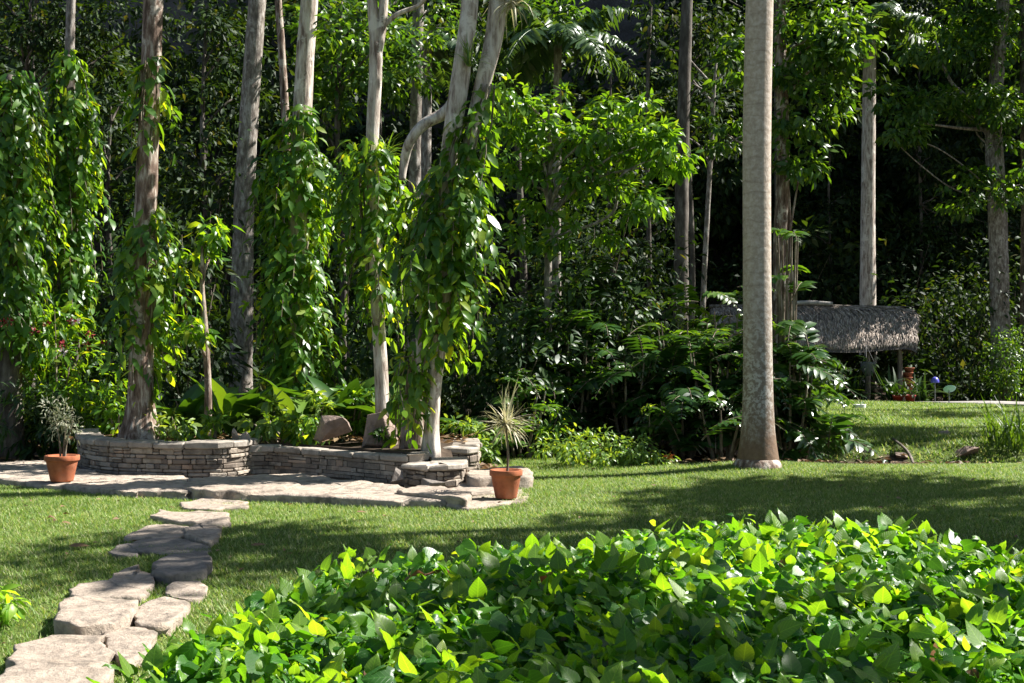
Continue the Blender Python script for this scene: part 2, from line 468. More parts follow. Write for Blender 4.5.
M['whitepaper'] = plain_mat('white stone', (.72, .72, .70), .6, .08)
M['greyclay'] = plain_mat('grey clay', (.10, .105, .115), .7, .2)

# ground: lawn green where grass grows, soil and litter elsewhere (a painted mask follows the planting plan)
def poly_in(x, y, poly):
    inside = np.zeros(np.shape(x), bool)
    n = len(poly)
    for i in range(n):
        x1, y1 = poly[i]; x2, y2 = poly[(i + 1) % n]
        c = ((y1 > y) != (y2 > y))
        xi = (x2 - x1) * (y - y1) / ((y2 - y1) if y2 != y1 else 1e-9) + x1
        inside ^= c & (x < xi)
    return inside
LAWN = [(-9, 2), (12, 2), (12, 17.2), (8, 17.4), (5.2, 17.2), (3.6, 16.7), (2.4, 16.3), (1.6, 16.6), (0.9, 17.6), (0.2, 18.6), (-.4, 18.3), (-.4, 15.4), (.2, 14.6), (-.9, 13.6), (-3, 13.4), (-5.8, 14.6), (-7, 17), (-9, 17)]
LAWN2 = [(4.0, 22.2), (4.8, 20.5), (6.2, 20.9), (7.4, 20.3), (9.0, 19.9), (13, 20.6), (18, 20.6), (18, 28.5), (13.5, 29.8), (11.6, 32.8), (9.4, 34.3), (6.5, 34.6), (4.8, 33), (5.5, 28)]
def lawn_mask(x, y):
    q = np.stack([x, y, 0 * x], -1)
    dx, dy = .25 * wob(q, 1.3), .25 * wob(q[..., ::-1] + 3, 1.3)
    return poly_in(x + dx, y + dy, LAWN) | poly_in(x + 1.6 * dx, y + 1.6 * dy, LAWN2)

def build_ground():
    xs = np.concatenate([np.linspace(-120, -14, 22), np.arange(-13.6, 18, .2), np.linspace(18.5, 120, 22)])
    ys = np.concatenate([np.linspace(-60, 2.5, 14), np.arange(2.7, 38, .2), np.linspace(38.5, 120, 34)])
    XX, YY = np.meshgrid(xs, ys)
    q = np.stack([XX.ravel(), YY.ravel(), 0 * XX.ravel()], -1)
    ZZ = ground_z(XX, YY) + (.03 * wob(q, 2.2) * (1 - .8 * lawn_mask(XX.ravel(), YY.ravel()))).reshape(XX.shape)
    V = np.stack([XX, YY, ZZ], -1).reshape(-1, 3)
    nx = len(xs)
    i = np.arange(len(ys) - 1)[:, None] * nx; j = np.arange(nx - 1)[None, :]
    fs = np.stack([i + j, i + j + 1, i + nx + j + 1, i + nx + j], -1).reshape(-1, 4)
    me = mesh_np('ground', V, fs)
    at = me.attributes.new('lawn', 'FLOAT', 'POINT')
    at.data.foreach_set('value', lawn_mask(V[:, 0], V[:, 1]).astype(np.float32))
    m, nt, bs, out = newmat('ground')
    a = nt.nodes.new('ShaderNodeAttribute'); a.attribute_name = 'lawn'
    v = coords(nt)
    n1 = noise(nt, v, 14, 8, .7); n2 = noise(nt, v, 1.1, 5)
    soil = ramp(nt, n1, [(.3, (.03, .022, .016)), (.55, (.075, .055, .04)), (.75, (.15, .12, .09))])
    grs = ramp(nt, n1, [(.3, (.035, .055, .012)), (.55, (.11, .15, .04)), (.75, (.22, .22, .09))])
    grs = mixc(nt, .5, grs, mixc(nt, 1.0, grs, ramp(nt, n2, [(.35, (.7, .75, .6)), (.65, (1.2, 1.1, .9))]), 'MULTIPLY'))
    nt.links.new(mixc(nt, a.outputs['Fac'], soil, grs), bs.inputs['Base Color'])
    bs.inputs['Roughness'].default_value = .95; bs.inputs['Specular IOR Level'].default_value = .1
    bump(nt, bs, n1, .8, .04)
    link('ground', me, m, kind='structure')
build_ground()

# ------------------------------------------------------------ hill and cliff behind
def build_cliff():
    xs = np.arange(-110, 111, 1.6); hs = np.linspace(0, 1, 42)
    XX, HH = np.meshgrid(xs, hs)
    top = 50 + 6 * np.sin(XX * .06 + 1) + 4 * np.sin(XX * .17)
    zz = HH * top
    yy = 62 + HH * 5 - 11.5 * (np.clip(XX - 15, 0, 60) / 40) ** 2  # right end curves forward, out of view, shaped to shade the background
    q = np.stack([XX.ravel() * .10, yy.ravel() * .05, zz.ravel() * .10], -1)
    yy = yy + 3.4 * wob(q, 1.2).reshape(XX.shape) + 1.2 * wob(q, 5).reshape(XX.shape)
    V = np.stack([XX, yy, zz + 4], -1).reshape(-1, 3)
    nx = len(xs)
    i = np.arange(len(hs) - 1)[:, None] * nx; j = np.arange(nx - 1)[None, :]
    fs = np.stack([i + j, i + j + 1, i + nx + j + 1, i + nx + j], -1).reshape(-1, 4)
    # a back slope closes the hill
    n0 = len(V)
    back = np.stack([xs, np.full(nx, 135.0), np.full(nx, -2.0)], -1)
    V = np.vstack([V, back])
    tr = (len(hs) - 1) * nx
    fb = np.stack([tr + j[0], tr + j[0] + 1, n0 + j[0] + 1, n0 + j[0]], -1)
    link('cliff', mesh_np('cliff', V, np.vstack([fs, fb])), M['cliffrock'], kind='structure')
build_cliff()

# far-off wood on the slope under the cliff: one mass
def build_woods():
    L = Leaves()
    for k in range(250):
        y = RNG.uniform(44, 62)
        x = RNG.uniform(-.47, .47) * y
        px = CX + F * x / y
        h = RNG.uniform(1.5, 14)
        if 590 < px < 690 and h > 9.5: h *= .55           # bare rock shows here
        if 70 < px < 240 and 10 < h: h *= .75
        zb = gz(x, min(y, 60))
        clump(L, (x, y, zb * .6 + h), (RNG.uniform(1.4, 2.6), RNG.uniform(1.2, 2), RNG.uniform(1.2, 2.4)), 330, .40, .4, sig=.4)
    for k in range(95):
        y = RNG.uniform(50, 60); px = RNG.uniform(680, 1040)
        clump(L, (X(px, y), y, gz(X(px, y), y) * .6 + RNG.uniform(1, 15)), (2.2, 1.6, 2.0), 330, .42, .4, sig=.42)
    for k in range(70):
        x = RNG.uniform(-26, 26); z = RNG.uniform(8, 24)
        px = CX + F * x / 63
        if (590 < px < 690 or 80 < px < 230) and z > 10: continue
        clump(L, (x, 61 + z * .26, z + 3), (2.4, 1.0, 2.2), 260, .45, .5, sig=.4)
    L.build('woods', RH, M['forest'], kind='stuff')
build_woods()

# ------------------------------------------------------------ paved path on the far right
def ribbon(name, left, right, z, mat):
    A, _ = resample(left, 1.0, .4); B, _ = resample(right, 1.0, .4)
    n = min(len(A), len(B))
    A = A[np.linspace(0, len(A) - 1, n).astype(int)]; B = B[np.linspace(0, len(B) - 1, n).astype(int)]
    V = []
    for p, q in zip(A, B):
        for t in (0, .25, .5, .75, 1):
            r = p + (q - p) * t
            V.append((r[0], r[1], gz(r[0], r[1]) + z))
        V.append((q[0], q[1], gz(q[0], q[1]) - .1)); V.append((p[0], p[1], gz(p[0], p[1]) - .1))
    fs = []
    for i in range(n - 1):
        a, b = i * 7, i * 7 + 7
        for t in range(4): fs.append((a + t, b + t, b + t + 1, a + t + 1))
        fs.append((a + 4, b + 4, b + 5, a + 5)); fs.append((a + 6, b + 6, b, a))
    return link(name, mesh_np(name, V, np.array(fs)), mat, kind='structure')
ribbon('path', [(6.2, 37.0, 0), (9.5, 36.4, 0), (12, 34.8, 0), (14.2, 32.4, 0), (17.5, 30.4, 0)],
       [(6.2, 35.2, 0), (9.0, 34.9, 0), (11.3, 33.2, 0), (13.3, 30.4, 0), (17, 28.2, 0)], .05, M['pathpave'])

# ------------------------------------------------------------ irregular stone slabs
def slab(poly_px, top, thick, mat, name, label, cat, group, world=None, rough=.012, smooth_iter=1, tilt=0):
    pts = np.array([G(px, py, top)[:2] for px, py in poly_px]) if world is None else np.array(world, float)
    n = len(pts)
    dens = []
    for i in range(n):
        a, b = pts[i], pts[(i + 1) % n]
        k = max(2, int(np.linalg.norm(b - a) / .06))
        for t in range(k): dens.append(a + (b - a) * t / k)
    P = np.array(dens)
    for _ in range(smooth_iter):
        P = .5 * P + .25 * (np.roll(P, 1, 0) + np.roll(P, -1, 0))
    q = np.column_stack([P, np.zeros(len(P))])
    c = P.mean(0)
    P = c + (P - c) * (1 + .07 * wob(q * 3.0 + top * 7, 3.0) + .035 * wob(q * 3.0, 8))[:, None] + .009 * RNG.normal(0, 1, P.shape)
    m = len(P)
    base = gz(c[0], c[1]) - .03
    rings = [(1.03, base), (1.0, top - thick * .6), (1.01, top - .018), (.99, top - .003), (.95, top), (.8, top), (.6, top), (.4, top), (.2, top)]
    V = []
    for s, z in rings:
        R = c + (P - c) * s
        zz = np.full(m, z)
        q = np.column_stack([R, np.full(m, z)])
        if s < 1.0: zz = zz + rough * wob(q, 4.0) + rough * .6 * wob(q, 11)
        elif z > base: R = R + .016 * np.stack([wob(q, 9), wob(q + 5, 9)], -1)
        V.append(np.column_stack([R, zz]))
    V.append(np.array([[c[0], c[1], top]]))
    V = np.vstack(V)
    V[:, 2] += tilt * (V[:, 0] - c[0])
    fs = []; sz = []
    for i in range(len(rings) - 1):
        for j in range(m):
            k = (j + 1) % m
            fs += [i * m + j, i * m + k, (i + 1) * m + k, (i + 1) * m + j]; sz.append(4)
    l = (len(rings) - 1) * m
    for j in range(m): fs += [l + j, l + (j + 1) % m, len(rings) * m]; sz.append(3)
    o = np.array([c[0], c[1], base])
    ob = link(name, mesh_np(name, V - o, np.array(fs), sz), mat, origin=tuple(o))
    return tag(ob, label, cat, group)

SS = 'stepping stones across the lawn'
steps = [
 ([(178, 504), (200, 498), (246, 500), (249, 506), (215, 509), (185, 508)], .02, .05, 'slab', 'flat pinkish stepping stone at the edge of the paved platform'),
 ([(151, 514), (160, 509), (200, 511), (231, 513), (229, 521), (200, 523), (170, 519)], .07, .08, 'slab', 'pale flat stepping stone, second from the paved platform'),
 ([(123, 537), (140, 529), (165, 523), (189, 526), (186, 535), (160, 539)], .06, .08, 'slab', 'grey stepping stone touching the dark cracked stone'),
 ([(185, 529), (200, 522), (219, 525), (220, 537), (206, 542), (188, 536)], .09, .09, 'slab', 'small rounded tan stepping stone right of the grey one'),
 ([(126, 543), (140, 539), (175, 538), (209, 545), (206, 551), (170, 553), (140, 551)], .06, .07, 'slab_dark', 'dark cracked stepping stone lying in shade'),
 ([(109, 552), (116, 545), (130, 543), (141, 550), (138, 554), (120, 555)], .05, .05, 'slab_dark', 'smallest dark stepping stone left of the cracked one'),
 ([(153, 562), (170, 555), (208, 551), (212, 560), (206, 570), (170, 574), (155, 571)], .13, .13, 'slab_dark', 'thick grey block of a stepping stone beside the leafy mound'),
 ([(109, 580), (118, 569), (135, 565), (152, 574), (153, 584), (140, 587), (118, 585)], .08, .09, 'slab', 'rounded grey stepping stone behind the long pale ones'),
 ([(71, 594), (76, 583), (100, 580), (140, 582), (147, 590), (140, 598), (100, 597)], .07, .08, 'slab', 'thin pale stepping stone behind the largest one'),
 ([(56, 617), (62, 600), (90, 596), (137, 598), (132, 613), (118, 620), (80, 624)], .15, .15, 'slab', 'largest thick pale stepping stone with a shadow on its left'),
 ([(135, 616), (140, 602), (165, 596), (186, 600), (187, 612), (170, 624), (140, 624)], .10, .11, 'slab', 'pale square stepping stone next to the largest one'),
 ([(164, 590), (176, 580), (198, 579), (207, 586), (203, 596), (180, 598)], .08, .09, 'slab', 'cream stepping stone with its edge under the mound leaves'),
 ([(102, 632), (115, 626), (145, 626), (157, 634), (148, 652), (125, 662), (108, 648)], .08, .09, 'slab', 'worn pale stepping stone between the square one and the front'),
 ([(8, 658), (20, 643), (50, 632), (100, 632), (110, 650), (100, 660), (60, 664), (14, 668)], .10, .1, 'slab', 'broad tan stepping stone second from the bottom left'),
 ([(-6, 676), (10, 664), (60, 660), (100, 660), (116, 668), (105, 683), (60, 694), (0, 700)], .11, .1, 'slab', 'frontmost broad stepping stone in the bottom left corner'),
]
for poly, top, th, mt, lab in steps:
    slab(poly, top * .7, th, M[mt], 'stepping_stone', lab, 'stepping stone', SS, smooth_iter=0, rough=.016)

PG = 'stone slabs paved round the raised bed'
def wp(*pts): return [tuple(G(px, py, z)[:2]) for px, py, z in pts]
slab([(-40, 466), (-10, 462), (50, 459), (85, 468), (110, 475), (187, 476), (188, 491), (140, 490), (60, 484.5), (0, 479), (-40, 473)], .075, .09, M['slab'], 'paving_slab', 'long grey paved platform under the left terracotta pot', 'paving', PG, rough=.016)
slab([(186, 487), (190, 477), (225, 474), (275, 475), (294, 478), (298, 484), (285, 488), (240, 489.5), (200, 490)], .10, .12, M['slab'], 'paving_slab', 'thick rounded pale slab in front of the tall wall', 'paving', PG, rough=.02)
slab([(232, 492), (258, 474), (300, 474), (350, 479), (385, 484), (420, 489), (452, 496), (450, 501), (400, 500), (345, 497), (290, 494)], .07, .09, M['slab'], 'paving_slab', 'long low cream slab along the foot of the low wall', 'paving', PG, rough=.018)
slab([(398, 489), (420, 484), (446, 486), (470, 492), (468, 500), (440, 496), (412, 494)], .11, .1, M['slab'], 'paving_slab', 'dark edged slab lying on the cream slab near the wall end', 'paving', PG, rough=.02)
slab([(448, 505), (455, 497), (480, 493), (520, 490), (531, 493), (526, 500), (500, 504), (470, 508)], .035, .06, M['slab'], 'paving_slab', 'thin pale slab under the right terracotta pot', 'paving', PG)
slab([(455, 487), (472, 476), (500, 475), (512, 482), (500, 491), (462, 494)], .06, .08, M['slab'], 'paving_slab', 'tan slab between the wall end and the right pot', 'paving', PG)
slab([(466, 472), (478, 468), (520, 466), (530, 469), (531, 476), (510, 477), (470, 478)], .16, .17, M['slab'], 'paving_slab', 'block shaped slab with a sunlit end behind the right pot', 'paving', PG, rough=.015)

# ------------------------------------------------------------ dry stone walls of the raised bed
def stone_wall(name, label, path, h, thick=.26, cop=True, seed=0, z0=0.0, cop_t=.08, wild=1.0):
    C, _ = resample([(x, y, 0) for x, y in path], 1.0, .03)
    C = C[:, :2]
    seg = np.concatenate([[0], np.cumsum(np.linalg.norm(np.diff(C, axis=0), axis=1))])
    Lt = seg[-1]
    def at(s, off):
        x = np.interp(s, seg, C[:, 0]); y = np.interp(s, seg, C[:, 1])
        e = .02
        tx = np.interp(min(s + e, Lt), seg, C[:, 0]) - np.interp(max(s - e, 0), seg, C[:, 0])
        ty = np.interp(min(s + e, Lt), seg, C[:, 1]) - np.interp(max(s - e, 0), seg, C[:, 1])
        l = math.hypot(tx, ty)
        return np.array([x + ty / l * off, y - tx / l * off])     # positive offset: right of the walking direction (outside)
    rg = random.Random(seed)
    root = thing(name, label, 'wall', (C[:, 0].mean(), C[:, 1].mean(), 0), 'dry stone walls of the raised bed')
    core = MB()
    n = max(4, int(Lt / .12))
    ring = []
    for i in range(n + 1):
        s = Lt * (.01 + .98 * i / n)
        a, b = at(s, -.035), at(s, -thick + .02)
        ring += [(a[0], a[1], z0 - .1), (a[0], a[1], h - cop_t * .6), (b[0], b[1], h - cop_t * .6), (b[0], b[1], z0 - .1)]
    fs = []
    for i in range(n):
        o = i * 4
        for j in range(4): fs.append((o + j, o + 4 + j, o + 4 + (j + 1) % 4, o + (j + 1) % 4))
    fs += [(0, 1, 2, 3), (n * 4 + 3, n * 4 + 2, n * 4 + 1, n * 4)]
    core.raw(ring, fs); core.build('earth_core', M['core'], root, smooth=False)
    st = MB()
    def stone(s0, s1, za, zb, pr, back, jt):
        V = []
        k = max(1, int((s1 - s0) / .16))
        ss = [s0 + (s1 - s0) * i / k for i in range(k + 1)]
        for s in ss:
            a = at(s, pr + rg.uniform(-jt, jt)); b = at(s, back)
            dz0, dz1 = rg.uniform(-jt, jt) * .6, rg.uniform(-jt, jt) * .6
            V += [(a[0], a[1], za + dz0), (a[0], a[1], zb + dz1), (b[0], b[1], zb + dz1 * .4), (b[0], b[1], za)]
        f = []
        for i in range(k):
            o = i * 4
            for j in range(4): f.append((o + j, o + 4 + j, o + 4 + (j + 1) % 4, o + (j + 1) % 4))
        f += [(0, 1, 2, 3), (k * 4 + 3, k * 4 + 2, k * 4 + 1, k * 4)]
        st_.raw(V, f)
    st_ = st
    z = z0 - .02
    body = h - (cop_t if cop else 0)
    while z < body - .015:
        ch = min(rg.uniform(.038, .082), body - z)
        if body - z - ch < .025: ch = body - z
        s = -rg.uniform(0, .1)
        while s < Lt:
            l = rg.choice([.07, .1, .13, .17, .22, .3]) * rg.uniform(.8, 1.2)
            a, b = max(0, s + .004), min(Lt, s + l - .004)
            if b - a > .03:
                if ch > .06 and rg.random() < .25:
                    mz = z + ch * rg.uniform(.4, .6)
                    stone(a, b, z + .003, mz - .003, rg.uniform(-.012, .012) * wild, -thick * .5, .006 * wild)
                    stone(a, b, mz + .003, z + ch - .003, rg.uniform(-.012, .012) * wild, -thick * .5, .006 * wild)
                else:
                    stone(a, b, z + .003, z + ch - .003, rg.uniform(-.014, .016) * wild, -thick * .5, .007 * wild)
            s += l
        z += ch
    st.build('stonework', M['wallstone'], root, smooth=False, bevel=.008)
    if cop:
        st_ = MB()
        s = 0
        while s < Lt - .05:
            l = rg.uniform(.28, .6)
            if Lt - s - l < .2: l = Lt - s
            stone(s + .004, min(Lt, s + l) - .004, h - cop_t, h + rg.uniform(-.008, .01), .02 + rg.uniform(0, .02), -thick - .02, .012 * wild)
            s += l
        st_.build('coping', M['coping'], root, smooth=False, bevel=.016)
    return root
def wpt(px, Y): return (X(px, Y), Y)
stone_wall('stone_wall', 'taller curved dry stone wall round the thick reddish tree', [(-5.75, 17.4), wpt(78, 16.5), wpt(84, 15.9), wpt(105, 15.42), wpt(155, 15.15), wpt(205, 15.1), wpt(236, 15.3), wpt(255, 15.75), wpt(263, 16.4), (-3.05, 17.0)], .43, seed=1)
stone_wall('stone_wall', 'lower dry stone wall running from the tall wall to the vine tree', [wpt(247, 15.62), wpt(268, 15.72), wpt(300, 15.45), wpt(350, 14.95), wpt(395, 14.45), wpt(414, 14.36), wpt(424, 14.5), wpt(427, 14.8)], .34, seed=2)
stone_wall('stone_wall', 'short rugged wall end with a dark slab top at the tree foot', [wpt(404, 14.25), wpt(425, 13.98), wpt(448, 13.95), wpt(461, 14.15), wpt(465, 14.55), wpt(462, 14.9)], .27, thick=.36, seed=3, cop_t=.07, wild=2.6)
stone_wall('stone_wall', 'sunlit wall corner behind the yucca pot', [wpt(436, 15.35), wpt(455, 15.3), wpt(474, 15.4), wpt(478, 15.75), wpt(477, 16.6)], .36, seed=4, thick=.3, wild=1.8)

def build_bed():
    poly = [(-5.5, 17.4), wpt(84, 16.3), wpt(100, 15.75), wpt(155, 15.36), wpt(205, 15.34), wpt(228, 15.5), wpt(246, 15.9), wpt(280, 15.85), wpt(320, 15.5), wpt(380, 14.85), wpt(405, 14.6), wpt(418, 14.9), wpt(440, 14.5), wpt(455, 14.6), wpt(450, 15.5), wpt(465, 15.7), wpt(466, 16.6), (-.9, 19.5), (-6, 19.5)]
    z = [.36] * len(poly); z[-1] = z[-2] = .0; z[12] = z[13] = .2
    n = len(poly)
    V = [(x, y, zz) for (x, y), zz in zip(poly, z)] + [(x, y, -.12) for x, y in poly]
    fs = [tuple(range(n))[::1]] + [(i, i + n, (i + 1) % n + n, (i + 1) % n) for i in range(n)]
    mb = MB(); mb.raw(V, fs); mb.build('garden_bed_soil', M['soil'], smooth=False, kind='structure')
build_bed()

def boulder(px, py_base, Y, zb, w, h, mat, label, group, d=None, peak=0.0, sd=0):
    rg = np.random.default_rng(100 + sd)
    pts = norm(rg.normal(0, 1, (11, 3))) * rg.uniform(.85, 1.2, (11, 1))
    pts = np.sign(pts) * np.abs(pts) ** .75
    pts[:, 0] *= 1 - peak * np.clip(pts[:, 2] + .2, 0, 1)
    pts *= [w / 2, (d or w) / 2, h * .5]
    pts[:, 2] += h * .36
    bm = bmesh.new()
    for q in pts: bm.verts.new(q)
    r = bmesh.ops.convex_hull(bm, input=bm.verts[:])
    bmesh.ops.delete(bm, geom=[g for g in bm.verts if not g.link_faces], context='VERTS')
    bmesh.ops.bevel(bm, geom=bm.edges[:], offset=.012 * w, segments=1, affect='EDGES', profile=.6)
    bmesh.ops.triangulate(bm, faces=bm.faces[:])
    bmesh.ops.subdivide_edges(bm, edges=bm.edges[:], cuts=2, use_grid_fill=True)
    bmesh.ops.triangulate(bm, faces=bm.faces[:])
    V = np.array([v.co[:] for v in bm.verts]); bm.verts.index_update()
    fs = np.array([[v.index for v in f.verts] for f in bm.faces]); bm.free()
    V = V * (1 + .035 * wob(V * 6 / w + sd, 1.5) + .02 * wob(V * 20 / w, 1.5))[:, None]
    o = (X(px, Y), Y, zb)
    return tag(link('boulder', mesh_np('boulder', V, fs, smooth=False), mat, origin=o), label, 'rock', group)
RB = 'rocks set in the raised bed'
boulder(334, 0, 15.75, .33, .46, .50, M['boulder'], 'brown rock with a flat face, behind the low wall', RB, .25, .2, 1)
boulder(378, 0, 15.5, .33, .56, .60, M['boulder'], 'pointed pinkish rock at the foot of the slender trunk', RB, .3, .5, 2)
boulder(408, 0, 15.35, .32, .40, .52, M['boulder'], 'tall narrow rock beside the vine tree trunks', RB, .26, .35, 3)
boulder(234, 0, 15.7, .38, .13, .2, M['slab'], 'small pale pointed stone on the tall wall', RB, .1, .5, 4)
boulder(247, 0, 15.7, .38, .2, .15, M['slab'], 'small pale rounded stone on the tall wall', RB, .12, .1, 5)
boulder(397, 0, 14.12, .05, .14, .2, M['slab_dark'], 'small grey rock leaning on the low wall foot', RB, .12, .2, 6)
boulder(430, 0, 13.75, .05, .42, .13, M['slab_dark'], 'flat dark rock wedged under the wall end', RB, .2, .0, 7)

# ------------------------------------------------------------ trunks and trees
def flare_lobes(z0, hgt, amt, k, ph):
    def f(P, a):
        t = np.clip(1 - (P[:, 2] - z0) / hgt, 0, 1) ** 2.2
        return 1 + amt * t[:, None] * (1 + .8 * np.cos(a * k + ph) + .4 * np.cos(a * 3 + ph * 2))[None, :] * .5
    return f
def pp(px, py, Y): return (X(px, Y), Y, Z(py, Y))
def limb_tube(mb, a, b, r0, r1, sag=.0, sides=6):
    a = np.array(a, float); b = np.array(b, float)
    m1 = a + (b - a) * .35 + rnd(1, .06 * np.linalg.norm(b - a))[0] + UP * sag
    m2 = a + (b - a) * .7 + rnd(1, .05 * np.linalg.norm(b - a))[0] + UP * sag * .7
    mb.tube([a, m1, m2, b], [r0, r0 * .8, (r0 + r1) * .5, r1], sides, cap=False)

TREES = {}
def tree(name, label, cat, path, radii, bark, crown=None, leafmat='mid', tmpl=ELL, leaf=.16, group=None, limbs=9, flare=0, sides=20, k=5, rough=.10, extra=None, crown_name='crown'):
    base = path[0]
    root = thing(name, label, cat, base, group)
    mb = MB()
    mb.tube(path, radii, sides, rough, lobes=flare_lobes(base[2], .8, flare, k, 1.3) if flare else None)
    if extra:
        for p, r in extra: mb.tube(p, r, max(8, sides // 2), rough)
    if crown:
        L = Leaves(); cs = []
        for c, r, n in crown:
            cs += list(clump(L, c, r, n, leaf))
        tip = np.array(path[-1]); P = np.array(path)
        lm = mb
        for i in RNG.choice(len(cs), min(limbs, len(cs)), replace=False):
            c = cs[i]
            z = min(max(c[2] - abs(np.linalg.norm(c[:2] - tip[:2])) * .5 - .3, P[:, 2].min() + .4 * np.ptp(P[:, 2])), P[:, 2].max())
            kk = np.interp(z, P[:, 2], np.arange(len(P))) if P[-1, 2] > P[0, 2] else 0
            a = np.array([np.interp(z, P[:, 2], P[:, d]) for d in range(3)])
            limb_tube(lm, a, c, .028, .008, .12)
        L.build(crown_name, tmpl, M[leafmat], root)
    mb.build('trunk', M[bark], root)
    return root

def vine(name, label, path, R, n, size, mat='vine', tmpl=ELL, group='vines climbing the trees', seed=0, hang=1.0, lob=.6):
    """leafy climber round a trunk: path with a radius at each point"""
    P, Rr = resample(path, R, .05)
    root = thing(name, label, 'vine', tuple(P[0]), group)
    w = np.maximum(Rr, .05); w = w / w.sum()
    L = Leaves(); mb = MB()
    def put(pos, T, N, k): L.add(pos, T, N, size * RNG.choice([.5, .75, .95, 1.15, 1.35], k) * RNG.uniform(.85, 1.15, k))
    n1 = int(n * .5)                               # leaves close to the trunk
    i = RNG.choice(len(P), n1, p=w); a = RNG.uniform(0, 2 * pi, n1)
    q = np.column_stack([np.cos(a), np.sin(a), P[i, 2] * 1.5 + seed])
    rr = Rr[i] * np.clip(.75 + lob * wob(q, 1.9), .15, 1.4) * (RNG.uniform(0.2, 1, n1) ** .5)
    out = np.column_stack([np.cos(a), np.sin(a), 0 * a])
    put(P[i] + out * rr[:, None] + UP * RNG.normal(0, .06, n1)[:, None], out * .5 - UP * .75 * hang + rnd(n1, .38), out * .75 + UP * .6 + rnd(n1, .3), n1)
    left = int(n * 1.15) - n1
    while left > 0:                                 # shoots that arch out of the trunk and hang
        i = RNG.choice(len(P), p=w); a = RNG.uniform(0, 2 * pi)
        o = np.array([cos(a), sin(a), 0]); sd_ = np.array([-sin(a), cos(a), 0])
        lb = float(np.clip(1 + lob * wob(np.array([[cos(a), sin(a), P[i, 2] * 1.3 + seed]]), 1.7)[0], .3, 1.8))
        reach = Rr[i] * RNG.uniform(.6, 1.25) * lb; drop = min(RNG.uniform(.25, .9), max(.15, (P[i, 2] - P[:, 2].min()) + .35))
        m = int(RNG.integers(7, 20)); t = np.linspace(.12, 1, m)
        bow = RNG.normal(0, .12)
        c = P[i] + o * (reach * (1 - (1 - t) ** 2))[:, None] + sd_ * (bow * t * t)[:, None] + UP * (.12 * np.sin(t * pi) - drop * t ** 2)[:, None]
        sg = np.where(np.arange(m) % 2 == 0, 1, -1)[:, None]
        put(c, o * .45 + sd_ * sg * .65 - UP * (.35 + .5 * t[:, None]) * hang + rnd(m, .22), o * .55 + UP * .75 + rnd(m, .25), m)
        if RNG.uniform() < .5: mb.tube(c[::3] if m > 9 else c[::2], .006, 4, step=.2, cap=False)
        left -= m
    L.build('foliage', tmpl, M[mat], root)
    for kx in range(4):
        a0 = RNG.uniform(0, 6.28)
        t = np.linspace(0, len(P) - 1, 9).astype(int)
        pts = [P[j] + np.array([cos(a0 + j * .02), sin(a0 + j * .02), 0]) * Rr[j] * .35 for j in t]
        mb.tube(pts, .012, 5, cap=False)
    mb.build('stems', M['bark_twig'], root)
    return root

# --- the big palm on the lawn
def royal_fronds(L, rb, top, n, length, rng_el=(.1, 1.3), leaf=.5, start=0):
    for k in range(n):
        az = start + k * 2.399 + RNG.uniform(-.2, .2); el = RNG.uniform(*rng_el)
        d = np.array([cos(az) * cos(el), sin(az) * cos(el), sin(el)])
        frond(L, rb, top, d, length * RNG.uniform(.85, 1.1), RNG.uniform(.5, .9), leaf, 34)
def frond(L, rb, base, d, length, droop, leaf, pairs, r=.018, flat=.35, dn=.35):
    d = norm(np.array(d, float)); base = np.array(base, float)
    t = np.linspace(0, 1, 12)
    P = base + d * length * t[:, None] - UP * (droop * length * t ** 2.2)[:, None] * .6
    rb.tube(P, np.linspace(r, r * .25, 12), 5, cap=False)
    u = np.linspace(.12, 1, pairs)
    Q = np.stack([np.interp(u, t, P[:, k]) for k in range(3)], -1)
    T = norm(np.gradient(Q, axis=0))
    side = norm(np.cross(T, UP))
    up = np.cross(side, T)
    ln = leaf * np.sin(np.clip(u * 1.05 + .12, 0, 1) * pi) ** .6 * np.ones(pairs)
    ln = np.maximum(ln, leaf * .25)
    for s in (-1, 1):
        tt = side * s + T * .55 - UP * dn + up * flat * RNG.uniform(-.3, 1, (pairs, 1)) + rnd(pairs, .07)
        L.add(Q, tt, up + side * s * -.3 + rnd(pairs, .12), ln * RNG.uniform(.9, 1.08, pairs))

xb, yb = X(758, 15.8), 15.8
zb = gz(xb, yb) - .02
pr = thing('royal_palm', 'tall smooth grey palm trunk with a swollen foot on the lawn edge', 'palm tree', (xb, yb, zb))
mb = MB()
mb.tube([(xb, yb, zb - .1), (xb, yb, zb + .12), (xb, yb, zb + .45), (xb, yb, zb + 1.0), (X(757, yb), yb, 2.6), (X(757, yb), yb, 4.2), (X(760, yb), yb, 6), (X(765, yb), yb, 9.0), (X(768, yb), yb, 12.0)],
        [.27, .25, .205, .180, .168, .17, .165, .16, .14], 40, .012, step=.06)
mb.build('trunk', M['bark_palm'], pr)
mb = MB(); mb.tube([(X(768, yb), yb, 11.95), (X(769, yb), yb, 13.2)], [.15, .06], 16); mb.build('crownshaft', M['lushgrass'], pr)
L = Leaves(); rb = MB(); royal_fronds(L, rb, (X(769, yb), yb, 13.1), 13, 3.4)
rb.build('frond_ribs', M['palmleaf'], pr); L.build('fronds', LANCE, M['palmleaf'], pr)
# skirt of root fibres at its foot
mb = MB(); mb.tube([(xb, yb, zb - .06), (xb, yb, zb + .05), (xb, yb, zb + .11)], [.33, .285, .245], 30, .13); mb.build('root_collar', M['bark_red'], pr)

